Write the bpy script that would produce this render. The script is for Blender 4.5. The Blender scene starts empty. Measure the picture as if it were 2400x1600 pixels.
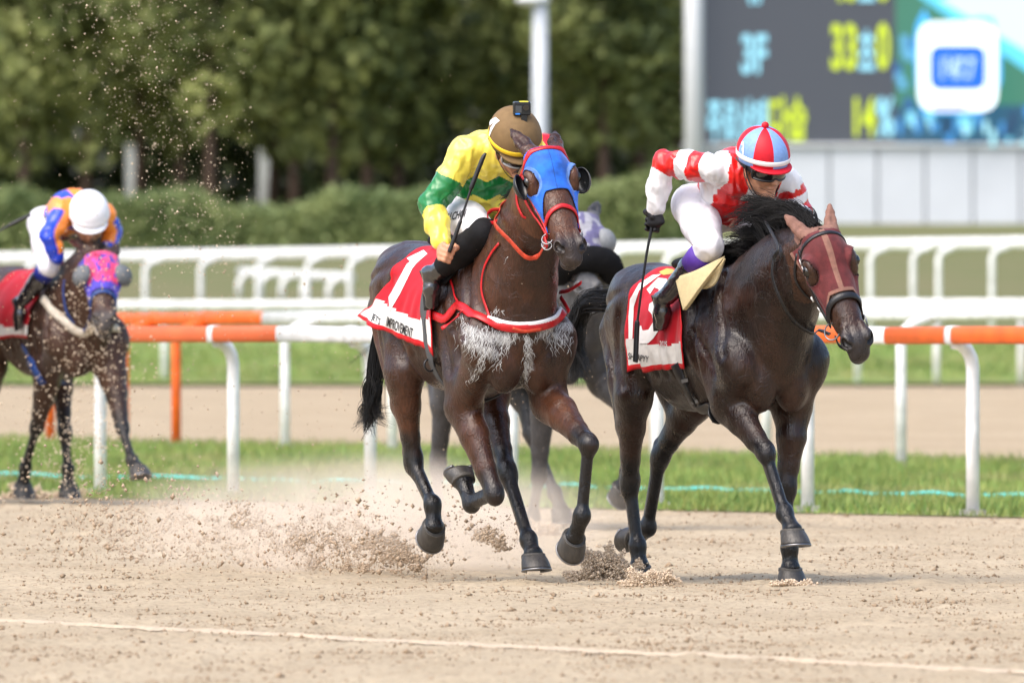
import bpy, bmesh, math, random
import numpy as np
from mathutils import Vector, Matrix
from mathutils.bvhtree import BVHTree

# ------------------------------------------------------------------ camera, sky, sun, exposure
scene = bpy.context.scene
COL = scene.collection
FPX, CX, HY, CH = 40000.0, 1200.0, 640.0, 1.52      # a 600 mm lens on a 2400 px wide frame, eye 1.52 m above the sand
cam = bpy.data.cameras.new('camera')
cam.sensor_width = 36.0
cam.lens = FPX / 2400.0 * 36.0
cam.shift_y = -(800.0 - HY) / 2400.0
cam.clip_start, cam.clip_end = 1.0, 4000.0
cam.dof.use_dof = True
cam.dof.focus_distance = 83.3
cam.dof.aperture_fstop = 8.0
cam_ob = bpy.data.objects.new('camera', cam)
cam_ob.location = (0, 0, CH)
cam_ob.rotation_euler = (math.radians(90), 0, 0)
COL.objects.link(cam_ob)
scene.camera = cam_ob

SUN_EL, SUN_AZ = math.radians(56), math.radians(226)   # azimuth clockwise from +Y (away from the camera)
world = bpy.data.worlds.new('World')
scene.world = world
world.use_nodes = True
wn = world.node_tree
sky = wn.nodes.new('ShaderNodeTexSky')
sky.sky_type = 'NISHITA'
sky.sun_disc = False
sky.sun_elevation = SUN_EL
sky.sun_rotation = SUN_AZ
sky.air_density = 1.0
sky.dust_density = 4.0
sky.ozone_density = 1.0
wn.links.new(sky.outputs[0], wn.nodes['Background'].inputs[0])
wn.nodes['Background'].inputs[1].default_value = 0.15
sun = bpy.data.lights.new('sun', 'SUN')
sun.energy = 1.05
sun.angle = math.radians(60)
sun.color = (1.0, 0.97, 0.92)
sun_ob = bpy.data.objects.new('sun', sun)
sd = Vector((math.sin(SUN_AZ) * math.cos(SUN_EL), math.cos(SUN_AZ) * math.cos(SUN_EL), math.sin(SUN_EL)))
sun_ob.rotation_euler = sd.to_track_quat('Z', 'Y').to_euler()
COL.objects.link(sun_ob)
scene.view_settings.view_transform = 'Standard'
scene.view_settings.look = 'None'
scene.view_settings.gamma = 1.0
scene.view_settings.use_curve_mapping = False
scene.view_settings.exposure = 1.2
scene.cycles.use_denoising = True
scene.cycles.max_bounces = 6
scene.cycles.volume_bounces = 3

# ------------------------------------------------------------------ helpers
RNG = np.random.default_rng(7)
random.seed(7)

def V(*a): return np.array(a, float)
def nz(v):
    v = np.asarray(v, float)
    return v / max(np.linalg.norm(v), 1e-9)
def at(px, py, d):
    """point seen at photo pixel (px, py) at distance d"""
    return V((px - CX) * d / FPX, d, CH - (py - HY) * d / FPX)
def ground_at(px, py, z=0.0):
    d = (CH - z) * FPX / (py - HY)
    return V((px - CX) * d / FPX, d, z)

def srgb(r, g, b):
    f = lambda c: (c / 255 / 12.92) if c <= 10 else ((c / 255 + .055) / 1.055) ** 2.4
    return (f(r), f(g), f(b))

def mat(name, col, rough=.5, spec=.5, noise=0., nscale=20., bump=0., bscale=80., metal=0., sheen=0., coat=0., col2=None, emit=None, estr=1., attr=None, stretch=None):
    m = bpy.data.materials.new(name)
    m.use_nodes = True
    nt = m.node_tree
    N, Lk = nt.nodes, nt.links
    b = N['Principled BSDF']
    b.inputs['Roughness'].default_value = rough
    b.inputs['Specular IOR Level'].default_value = spec
    b.inputs['Metallic'].default_value = metal
    if sheen: b.inputs['Sheen Weight'].default_value = sheen
    if coat:
        b.inputs['Coat Weight'].default_value = coat
        b.inputs['Coat Roughness'].default_value = .12
    c4 = (*col[:3], 1)
    tc = N.new('ShaderNodeTexCoord')
    src = tc.outputs['Object']
    if stretch:
        mp = N.new('ShaderNodeMapping'); mp.inputs['Scale'].default_value = stretch
        Lk.new(src, mp.inputs[0]); src = mp.outputs[0]
    cout = None
    if attr:
        a = N.new('ShaderNodeAttribute'); a.attribute_name = attr
        cout = a.outputs['Color']
    if noise or col2:
        n = N.new('ShaderNodeTexNoise'); n.inputs['Scale'].default_value = nscale; n.inputs['Detail'].default_value = 5
        Lk.new(src, n.inputs['Vector'])
        mx = N.new('ShaderNodeMix'); mx.data_type = 'RGBA'
        r = N.new('ShaderNodeValToRGB'); r.color_ramp.elements[0].position = .35; r.color_ramp.elements[1].position = .68
        Lk.new(n.outputs['Fac'], r.inputs[0])
        if col2:
            mx.inputs[6].default_value = c4; mx.inputs[7].default_value = (*col2[:3], 1)
            Lk.new(r.outputs[0], mx.inputs[0])
        else:
            mx.blend_type = 'MULTIPLY'
            mx.inputs[0].default_value = 1.0
            r.color_ramp.elements[0].color = (1 - noise,) * 3 + (1,); r.color_ramp.elements[1].color = (1 + noise * .3,) * 3 + (1,)
            Lk.new(r.outputs[0], mx.inputs[7])
            if cout is not None: Lk.new(cout, mx.inputs[6])
            else: mx.inputs[6].default_value = c4
        cout = mx.outputs[2]
    if cout is not None: Lk.new(cout, b.inputs['Base Color'])
    else: b.inputs['Base Color'].default_value = c4
    if bump:
        n2 = N.new('ShaderNodeTexNoise'); n2.inputs['Scale'].default_value = bscale; n2.inputs['Detail'].default_value = 6
        Lk.new(src, n2.inputs['Vector'])
        bp = N.new('ShaderNodeBump'); bp.inputs['Strength'].default_value = bump; bp.inputs['Distance'].default_value = .01
        Lk.new(n2.outputs['Fac'], bp.inputs['Height']); Lk.new(bp.outputs[0], b.inputs['Normal'])
    if emit:
        b.inputs['Emission Color'].default_value = (*emit, 1)
        b.inputs['Emission Strength'].default_value = estr
    return m

def tag(o, label=None, cat=None, group=None, kind=None):
    if label: o['label'] = label
    if cat: o['category'] = cat
    if group: o['group'] = group
    if kind: o['kind'] = kind
    return o

def empty(name, loc=(0, 0, 0)):
    o = bpy.data.objects.new(name, None)
    o.empty_display_size = .2
    o.location = Vector(loc)
    COL.objects.link(o)
    return o

def mesh_obj(name, verts, faces, m=None, parent=None, smooth=True, origin=None, colors=None, mats=None, midx=None):
    """link ONE mesh object; verts are world positions"""
    verts = np.asarray(verts, float)
    if origin is None: origin = np.array(parent_origin(parent)) if parent is not None else verts.mean(0)
    me = bpy.data.meshes.new(name)
    if isinstance(faces, np.ndarray):
        F_ = np.ascontiguousarray(faces, np.int32); nf, nc_ = F_.shape
        me.vertices.add(len(verts)); me.vertices.foreach_set('co', (verts - origin).astype(np.float32).ravel())
        me.loops.add(nf * nc_); me.loops.foreach_set('vertex_index', F_.ravel())
        me.polygons.add(nf); me.polygons.foreach_set('loop_start', np.arange(0, nf * nc_, nc_, dtype=np.int32))
        me.update(calc_edges=True)
    else:
        me.from_pydata((verts - origin).tolist(), [], faces)
    for mm in (mats if mats else ([m] if m else [])): me.materials.append(mm)
    if midx is not None: me.polygons.foreach_set('material_index', np.asarray(midx, np.int32))
    if smooth: me.polygons.foreach_set('use_smooth', np.ones(len(me.polygons), bool))
    if colors:
        for k, c in colors.items():
            a = me.color_attributes.new(k, 'FLOAT_COLOR', 'POINT')
            c4 = np.ones((len(verts), 4), np.float32); c4[:, :3] = c
            a.data.foreach_set('color', c4.ravel())
    me.update()
    o = bpy.data.objects.new(name, me)
    COL.objects.link(o)
    if parent is not None:
        o.parent = parent
        o.location = Vector(origin - np.array(parent_origin(parent)))
    else:
        o.location = Vector(origin)
    return o

_po = {}
def parent_origin(p):
    """world origin of a parent chain (no rotations are used)"""
    t = np.zeros(3)
    while p is not None:
        t = t + np.array(p.location); p = p.parent
    return t

# --- explicit mesh pieces (return verts, faces)
def join(parts):
    vs, fs, n = [], [], 0
    for v, f in parts:
        v = np.asarray(v, float)
        vs.append(v); fs += [[i + n for i in q] for q in f]; n += len(v)
    return np.vstack(vs), fs

def box(c, sx, sy, sz, ax=None):
    ax = np.eye(3) if ax is None else np.array(ax, float)
    v = [np.asarray(c) + (i * sx * ax[0] + j * sy * ax[1] + k * sz * ax[2]) / 2 for i in (-1, 1) for j in (-1, 1) for k in (-1, 1)]
    return np.array(v), [[0, 1, 3, 2], [4, 6, 7, 5], [0, 4, 5, 1], [2, 3, 7, 6], [0, 2, 6, 4], [1, 5, 7, 3]]

def tube(pts, r, n=8, cap=True, closed=False, flat=None, lat=None):
    """tube along pts; r scalar or list; flat=(w,h) half sizes makes a strap with lat the width direction"""
    P = np.array(pts, float); m = len(P)
    r = np.broadcast_to(np.asarray(r, float), (m,)) if flat is None else None
    if closed: T = np.roll(P, -1, 0) - np.roll(P, 1, 0)
    else:
        T = np.gradient(P, axis=0)
    T /= np.linalg.norm(T, axis=1)[:, None] + 1e-12
    up = V(0, 0, 1) if abs(T[0][2]) < .9 else V(1, 0, 0)
    vs = []
    A = np.cross(T[0], up); A /= np.linalg.norm(A)
    for i in range(m):
        if lat is not None:
            A = np.asarray(lat[i] if np.ndim(lat) > 1 else lat, float)
        A = A - T[i] * (A @ T[i]); A = A / (np.linalg.norm(A) + 1e-12)
        B = np.cross(T[i], A)
        for k in range(n):
            a = 2 * math.pi * k / n
            ca, sa = math.cos(a), math.sin(a)
            if flat is None: vs.append(P[i] + r[i] * (ca * A + sa * B))
            else:
                e = .5
                fx = math.copysign(abs(ca) ** e, ca); fy = math.copysign(abs(sa) ** e, sa)
                vs.append(P[i] + flat[0] * fx * A + flat[1] * fy * B)
    fs = []
    for i in range(m if closed else m - 1):
        j = (i + 1) % m
        for k in range(n):
            k2 = (k + 1) % n
            fs.append([i * n + k, i * n + k2, j * n + k2, j * n + k])
    if cap and not closed:
        fs.append(list(range(n))[::-1]); fs.append([(m - 1) * n + k for k in range(n)])
    return np.array(vs), fs

def spline(pts, n=24, closed=False):
    """Catmull-Rom through pts"""
    P = np.array(pts, float); m = len(P)
    if closed: Q = np.vstack([P[-1], P, P[0], P[1]]); segs = m
    else: Q = np.vstack([2 * P[0] - P[1], P, 2 * P[-1] - P[-2]]); segs = m - 1
    out = []
    for s in np.linspace(0, segs, n, endpoint=not closed):
        i = min(int(s), segs - 1); t = s - i
        a, b, c, d = Q[i], Q[i + 1], Q[i + 2], Q[i + 3]
        out.append(.5 * (2 * b + (c - a) * t + (2 * a - 5 * b + 4 * c - d) * t ** 2 + (3 * b - a - 3 * c + d) * t ** 3))
    return np.array(out)

def ellipsoid(c, rx, ry, rz, ax=None, nu=16, nv=10):
    ax = np.eye(3) if ax is None else np.array(ax, float)
    vs = []; fs = []
    for j in range(nv + 1):
        th = math.pi * j / nv
        for i in range(nu):
            ph = 2 * math.pi * i / nu
            vs.append(np.asarray(c) + rx * math.sin(th) * math.cos(ph) * ax[0] + ry * math.sin(th) * math.sin(ph) * ax[1] + rz * math.cos(th) * ax[2])
    for j in range(nv):
        for i in range(nu):
            fs.append([j * nu + i, (j + 1) * nu + i, (j + 1) * nu + (i + 1) % nu, j * nu + (i + 1) % nu])
    return np.array(vs), fs

def grid_faces(nu, nv, wrap=False):
    fs = []
    for j in range(nv - 1):
        for i in range(nu if wrap else nu - 1):
            i2 = (i + 1) % nu
            fs.append([j * nu + i, j * nu + i2, (j + 1) * nu + i2, (j + 1) * nu + i])
    return fs

# --- value noise
def _hash(i, j, k):
    h = (i * 374761393 + j * 668265263 + k * 2147483647 + 1013904223) & 0xffffffff
    h = ((h ^ (h >> 13)) * 1274126177) & 0xffffffff
    h = ((h ^ (h >> 16)) * 2246822519) & 0xffffffff
    return ((h ^ (h >> 15)) & 0xffff) / 65535.0
def vnoise(P):
    P = np.asarray(P, float)
    I = np.floor(P).astype(np.int64); f = P - I; f = f * f * (3 - 2 * f)
    r = 0
    for a in (0, 1):
        for b in (0, 1):
            for c in (0, 1):
                w = (f[..., 0] if a else 1 - f[..., 0]) * (f[..., 1] if b else 1 - f[..., 1]) * (f[..., 2] if c else 1 - f[..., 2])
                r = r + w * _hash(I[..., 0] + a, I[..., 1] + b, I[..., 2] + c)
    return r
def fbm(P, oct=4):
    s = 0; a = .5; P = np.asarray(P, float)
    for o in range(oct):
        s = s + a * vnoise(P * 2 ** o + 17.3 * o); a *= .5
    return s

# ------------------------------------------------------------------ implicit modelling: smooth unions of tapered elliptic limbs, meshed by surface nets
class Field:
    def __init__(s, O, ax, lo, hi, h):
        s.O = np.asarray(O, float); s.A = np.array(ax, float); s.h = h
        s.lo = np.array(lo, float)
        s.n = np.ceil((np.array(hi) - s.lo) / h).astype(int) + 1
        s.f = np.full(s.n, .15, np.float32)
    def loc(s, p): return s.A @ (np.asarray(p, float) - s.O)
    def _sl(s, lo, hi):
        a = np.clip(np.floor((lo - s.lo) / s.h).astype(int), 0, s.n); b = np.clip(np.ceil((hi - s.lo) / s.h).astype(int) + 1, 0, s.n)
        if np.any(b <= a): return None, None
        sl = tuple(slice(i, j) for i, j in zip(a, b))
        g = [(np.arange(i, j, dtype=np.float32) * s.h + l).astype(np.float32) for i, j, l in zip(a, b, s.lo)]
        return sl, (g[0][:, None, None], g[1][None, :, None], g[2][None, None, :])
    def _mix(s, sl, d, k, sub):
        f = s.f[sl]
        if sub:
            d = -d
            hh = np.clip(.5 - .5 * (f - d) / k, 0, 1)      # smooth max
            s.f[sl] = f * (1 - hh) + d * hh + k * hh * (1 - hh)
        else:
            hh = np.clip(.5 + .5 * (f - d) / k, 0, 1)
            s.f[sl] = f * (1 - hh) + d * hh - k * hh * (1 - hh)
    def cap(s, a, b, ra, rb, k=.03, lat=None, sub=False, end=1.0):
        """tapered limb a->b; ra, rb radius or (half width along lat, half depth)"""
        ra = (ra, ra) if np.isscalar(ra) else ra; rb = (rb, rb) if np.isscalar(rb) else rb
        a = s.loc(a); b = s.loc(b)
        m = max(*ra, *rb) + k + 2 * s.h
        sl, g = s._sl(np.minimum(a, b) - m, np.maximum(a, b) + m)
        if sl is None: return
        ab = b - a; l2 = max(ab @ ab, 1e-9); n = ab / math.sqrt(l2)
        e1 = s.A @ np.asarray(lat if lat is not None else (0.31, .77, .55), float); e1 = e1 - n * (e1 @ n)
        if np.linalg.norm(e1) < 1e-4: e1 = V(1, 0, 0) - n * n[0]
        e1 = nz(e1); e2 = np.cross(n, e1)
        X, Y, Z = g[0] - np.float32(a[0]), g[1] - np.float32(a[1]), g[2] - np.float32(a[2])
        al = X * np.float32(n[0]) + Y * np.float32(n[1]) + Z * np.float32(n[2])
        ln = np.float32(math.sqrt(l2)); t = np.clip(al / ln, 0, 1)
        q1 = X * np.float32(e1[0]) + Y * np.float32(e1[1]) + Z * np.float32(e1[2])
        q2 = X * np.float32(e2[0]) + Y * np.float32(e2[1]) + Z * np.float32(e2[2])
        q3 = al - t * ln
        w = np.float32(ra[0]) + t * np.float32(rb[0] - ra[0]); hh = np.float32(ra[1]) + t * np.float32(rb[1] - ra[1])
        r3 = np.minimum(w, hh) * np.float32(end)
        x1 = q1 / w; x2 = q2 / hh; x3 = q3 / r3
        k0 = np.sqrt(x1 * x1 + x2 * x2 + x3 * x3) + np.float32(1e-6)
        k1 = np.sqrt((x1 / w) ** 2 + (x2 / hh) ** 2 + (x3 / r3) ** 2) + np.float32(1e-6)
        s._mix(sl, k0 * (k0 - 1) / k1, k, sub)
    def ell(s, c, r, ax=None, k=.03, sub=False):
        """ellipsoid with radii r along the world axes ax"""
        r = np.broadcast_to(np.asarray(r, float), (3,))
        ax = s.A.T if ax is None else np.array(ax, float)
        c = s.loc(c); E = [s.A @ nz(e) for e in ax]
        m = max(r) + k + 2 * s.h
        sl, g = s._sl(c - m, c + m)
        if sl is None: return
        X, Y, Z = g[0] - np.float32(c[0]), g[1] - np.float32(c[1]), g[2] - np.float32(c[2])
        k0 = 0; k1 = 0
        for e, ri in zip(E, r):
            q = (X * np.float32(e[0]) + Y * np.float32(e[1]) + Z * np.float32(e[2])) / np.float32(ri)
            k0 = k0 + q * q; k1 = k1 + (q / np.float32(ri)) ** 2
        k0 = np.sqrt(k0) + np.float32(1e-6); k1 = np.sqrt(k1) + np.float32(1e-6)
        s._mix(sl, k0 * (k0 - 1) / k1, k, sub)
    def chain(s, pts, radii, k=.03, lat=None):
        for i in range(len(pts) - 1):
            la = lat[i] if (lat is not None and np.ndim(lat) > 1) else lat
            s.cap(pts[i], pts[i + 1], radii[i], radii[i + 1], k if i == 0 else max(.008, k * .5), la)
    def mesh(s):
        """surface nets -> world verts, quads"""
        f = s.f; S = f < 0
        n = np.array(f.shape)
        cnt = np.zeros(n - 1, np.uint8)
        C = [(i, j, k) for i in (0, 1) for j in (0, 1) for k in (0, 1)]
        for (i, j, k) in C: cnt += S[i:n[0] - 1 + i, j:n[1] - 1 + j, k:n[2] - 1 + k]
        idx = np.argwhere((cnt > 0) & (cnt < 8))
        acc = np.zeros((len(idx), 3)); num = np.zeros(len(idx))
        vals = {c: f[idx[:, 0] + c[0], idx[:, 1] + c[1], idx[:, 2] + c[2]] for c in C}
        for c in C:
            for ax in range(3):
                if c[ax] == 0:
                    c2 = list(c); c2[ax] = 1; c2 = tuple(c2)
                    a, b = vals[c], vals[c2]; mk = (a < 0) != (b < 0)
                    t = np.where(mk, a / np.where(mk, a - b, 1), 0)
                    p = np.tile(np.array(c, float), (len(idx), 1)); p[:, ax] = t
                    acc += p * mk[:, None]; num += mk
        P = (idx + acc / num[:, None]) * s.h + s.lo
        vid = np.full(n - 1, -1, np.int32); vid[idx[:, 0], idx[:, 1], idx[:, 2]] = np.arange(len(idx))
        quads = []
        for ax in range(3):
            o1, o2 = [(1, 2), (2, 0), (0, 1)][ax]
            sl0 = [slice(1, None)] * 3; sl1 = [slice(1, None)] * 3
            sl0[ax] = slice(0, -1); sl1[ax] = slice(1, None)
            A, B = S[tuple(sl0)], S[tuple(sl1)]
            e = np.argwhere(A != B); sg = A[tuple(e.T)]
            e = e.copy(); off = np.ones(3, int); off[ax] = 0; e += off
            ok = np.all(e < n - 1, 1); e = e[ok]; sg = sg[ok]
            def g(d1, d2):
                q = e.copy(); q[:, o1] -= d1; q[:, o2] -= d2
                return vid[q[:, 0], q[:, 1], q[:, 2]]
            q = np.stack([g(1, 1), g(0, 1), g(0, 0), g(1, 0)], 1)
            q[~sg] = q[~sg][:, ::-1]
            quads.append(q)
        Q = np.vstack(quads); Q = Q[np.all(Q >= 0, 1)]
        return P @ s.A + s.O, Q

def smooth_mesh(P, Q, it=2, lam=.5):
    n = len(P)
    e = np.vstack([Q[:, [0, 1]], Q[:, [1, 2]], Q[:, [2, 3]], Q[:, [3, 0]]])
    for _ in range(it):
        s = np.zeros((n, 3)); c = np.zeros(n)
        for d in range(3):
            s[:, d] = np.bincount(e[:, 0], P[e[:, 1], d], n) + np.bincount(e[:, 1], P[e[:, 0], d], n)
        c = np.bincount(e[:, 0], minlength=n) + np.bincount(e[:, 1], minlength=n)
        P = P + lam * (s / np.maximum(c, 1)[:, None] - P)
    return P

def normals(P, Q):
    a = np.cross(P[Q[:, 2]] - P[Q[:, 0]], P[Q[:, 3]] - P[Q[:, 1]])
    N = np.zeros_like(P)
    for k in range(4):
        for d in range(3): N[:, d] += np.bincount(Q[:, k], a[:, d], len(P))
    return N / (np.linalg.norm(N, axis=1)[:, None] + 1e-12)

def bvh_of(P, Q): return BVHTree.FromPolygons(P.tolist(), Q.tolist())

def seg_dist(P, a, b):
    ab = b - a; t = np.clip(((P - a) @ ab) / (ab @ ab), 0, 1)
    return np.linalg.norm(P - a - t[:, None] * ab, axis=1), t

def on_surface(bvh, pts, off=.004):
    """nearest points on a surface, lifted by off, and their normals"""
    out, nn = [], []
    for p in pts:
        l, n, i, d = bvh.find_nearest(Vector(p))
        n = np.array(n); l = np.array(l)
        out.append(l + n * off); nn.append(n)
    return np.array(out), np.array(nn)

def cast(bvh, o, d, dist=3.0):
    l, n, i, t = bvh.ray_cast(Vector(o), Vector(nz(d)), dist)
    return (None, None) if l is None else (np.array(l), np.array(n))

def strap(pts, nrm, w, t=.0025, closed=False):
    """flat leather strap through pts, lying along the surface normals nrm"""
    P = np.array(pts)
    T = (np.roll(P, -1, 0) - np.roll(P, 1, 0)) if closed else np.gradient(P, axis=0)
    T = T / (np.linalg.norm(T, axis=1)[:, None] + 1e-9)
    lat = np.cross(T, np.array(nrm))
    return tube(P, 0, n=8, closed=closed, flat=(w / 2, t), lat=lat)

def strap_on(bvh, ctrl, w, t=.0025, n=28, off=.003, closed=False, relax=True):
    """strap laid over a surface through control points"""
    c = spline(ctrl, n, closed)
    p, nn = on_surface(bvh, c, off + t)
    for _ in range(2):
        if closed: nn = nn + .5 * (np.roll(nn, 1, 0) + np.roll(nn, -1, 0)); p = .5 * p + .25 * (np.roll(p, 1, 0) + np.roll(p, -1, 0))
        else:
            nn[1:-1] = nn[1:-1] + .5 * (nn[2:] + nn[:-2]); p[1:-1] = .5 * p[1:-1] + .25 * (p[2:] + p[:-2])
        nn = nn / np.linalg.norm(nn, axis=1)[:, None]
    return strap(p, nn, w, t, closed)

def text_mesh(body, size=1.0, bold=0.0, step=.1, align='CENTER', space=1.0, shear=0.):
    """flat lettering as triangles in 2D, finely cut so that it can be laid on a curved surface"""
    cu = bpy.data.curves.new('lettering', 'FONT')
    cu.body = body; cu.size = size; cu.align_x = align; cu.align_y = 'CENTER'; cu.offset = bold; cu.space_character = space; cu.shear = shear
    cu.resolution_u = 4
    o = bpy.data.objects.new('lettering', cu); COL.objects.link(o)
    bpy.context.view_layer.update()
    me = o.evaluated_get(bpy.context.evaluated_depsgraph_get()).to_mesh()
    bm = bmesh.new(); bm.from_mesh(me)
    bpy.data.objects.remove(o); bpy.data.curves.remove(cu)
    return _cut(bm, step)

def _cut(bm, step):
    bmesh.ops.remove_doubles(bm, verts=bm.verts, dist=1e-5)
    bmesh.ops.triangulate(bm, faces=bm.faces)
    for _ in range(7):
        e = [x for x in bm.edges if x.calc_length() > step]
        if not e: break
        bmesh.ops.subdivide_edges(bm, edges=e, cuts=1)
        bmesh.ops.triangulate(bm, faces=[f for f in bm.faces if len(f.verts) > 3])
    bm.verts.index_update()
    v = np.array([x.co[:2] for x in bm.verts]); f = [[x.index for x in q.verts] for q in bm.faces]
    bm.free()
    return v, f

def poly2d(pts, step=.1):
    bm = bmesh.new()
    bm.faces.new([bm.verts.new((p[0], p[1], 0)) for p in pts])
    return _cut(bm, step)

def project(v2, f, bvh, C, R, U, D, off=.002, reach=1.0):
    """lay 2D lettering onto a surface, cast along D"""
    out = np.zeros((len(v2), 3)); ok = np.zeros(len(v2), bool)
    for i, (x, y) in enumerate(v2):
        o = C + x * R + y * U - D * reach * .5
        l, n = cast(bvh, o, D, reach)
        if l is not None:
            if n @ D > 0: n = -n
            out[i] = l + n * off; ok[i] = True
    keep = [q for q in f if all(ok[i] for i in q)]
    used = sorted({i for q in keep for i in q}); mp = {a: b for b, a in enumerate(used)}
    return out[used], [[mp[i] for i in q] for q in keep]

def fan(seed, n, fn):
    """n hair strands: fn(rng) -> (points, root radius)"""
    r = np.random.default_rng(seed); parts = []
    for _ in range(n):
        p, r0 = fn(r)
        m = len(p); parts.append(tube(p, [r0 * (1 - .85 * i / (m - 1)) for i in range(m)], n=3, cap=False))
    return join(parts)

def locks(seed, n, per, fn, spread=.012, r0=.0032):
    """n clumped locks of per strands each: fn(rng) -> guide points"""
    r = np.random.default_rng(seed); parts = []
    for _ in range(n):
        g = np.array(fn(r)); m = len(g); sp = spread * r.uniform(.6, 1.3)
        for _ in range(per):
            o = r.normal(0, 1, 3); o2 = r.normal(0, 1, 3); k = r.integers(max(4, m - 4), m + 1)
            t = np.linspace(0, 1, m)[:, None]
            q = g + sp * (o * np.sqrt(1 - .75 * t) + o2 * .35 * t * np.sin(t * 4 + o[0]))
            q = q[:k]
            parts.append(tube(q, [r0 * (1 - .8 * i / (len(q) - 1)) for i in range(len(q))], n=3, cap=False))
    return join(parts)

class Frame:
    """a running animal's frame: F along its heading, L to its left; set from where its breast stands in the photo"""
    def __init__(s, px, d, th, u0=.05):
        th = math.radians(th)
        s.F = V(math.cos(th), -math.sin(th), 0); s.L = V(math.sin(th), math.cos(th), 0); s.Z = V(0, 0, 1)
        s.O = V((px - CX) * d / FPX, d, 0) - u0 * s.F
        s.ax = np.array([s.F, s.L, s.Z])
    def __call__(s, u, v, z): return s.O + u * s.F + v * s.L + z * s.Z
    def J(s, px, py, v):
        """the point seen at a photo pixel that lies v metres left of the animal's midline"""
        r = V((px - CX) / FPX, 1, -(py - HY) / FPX); o = V(0, 0, CH)
        t = (v + (s.O - o) @ s.L) / (r @ s.L)
        return o + t * r
    def loc(s, p): return s.ax @ (np.asarray(p) - s.O)

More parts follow.
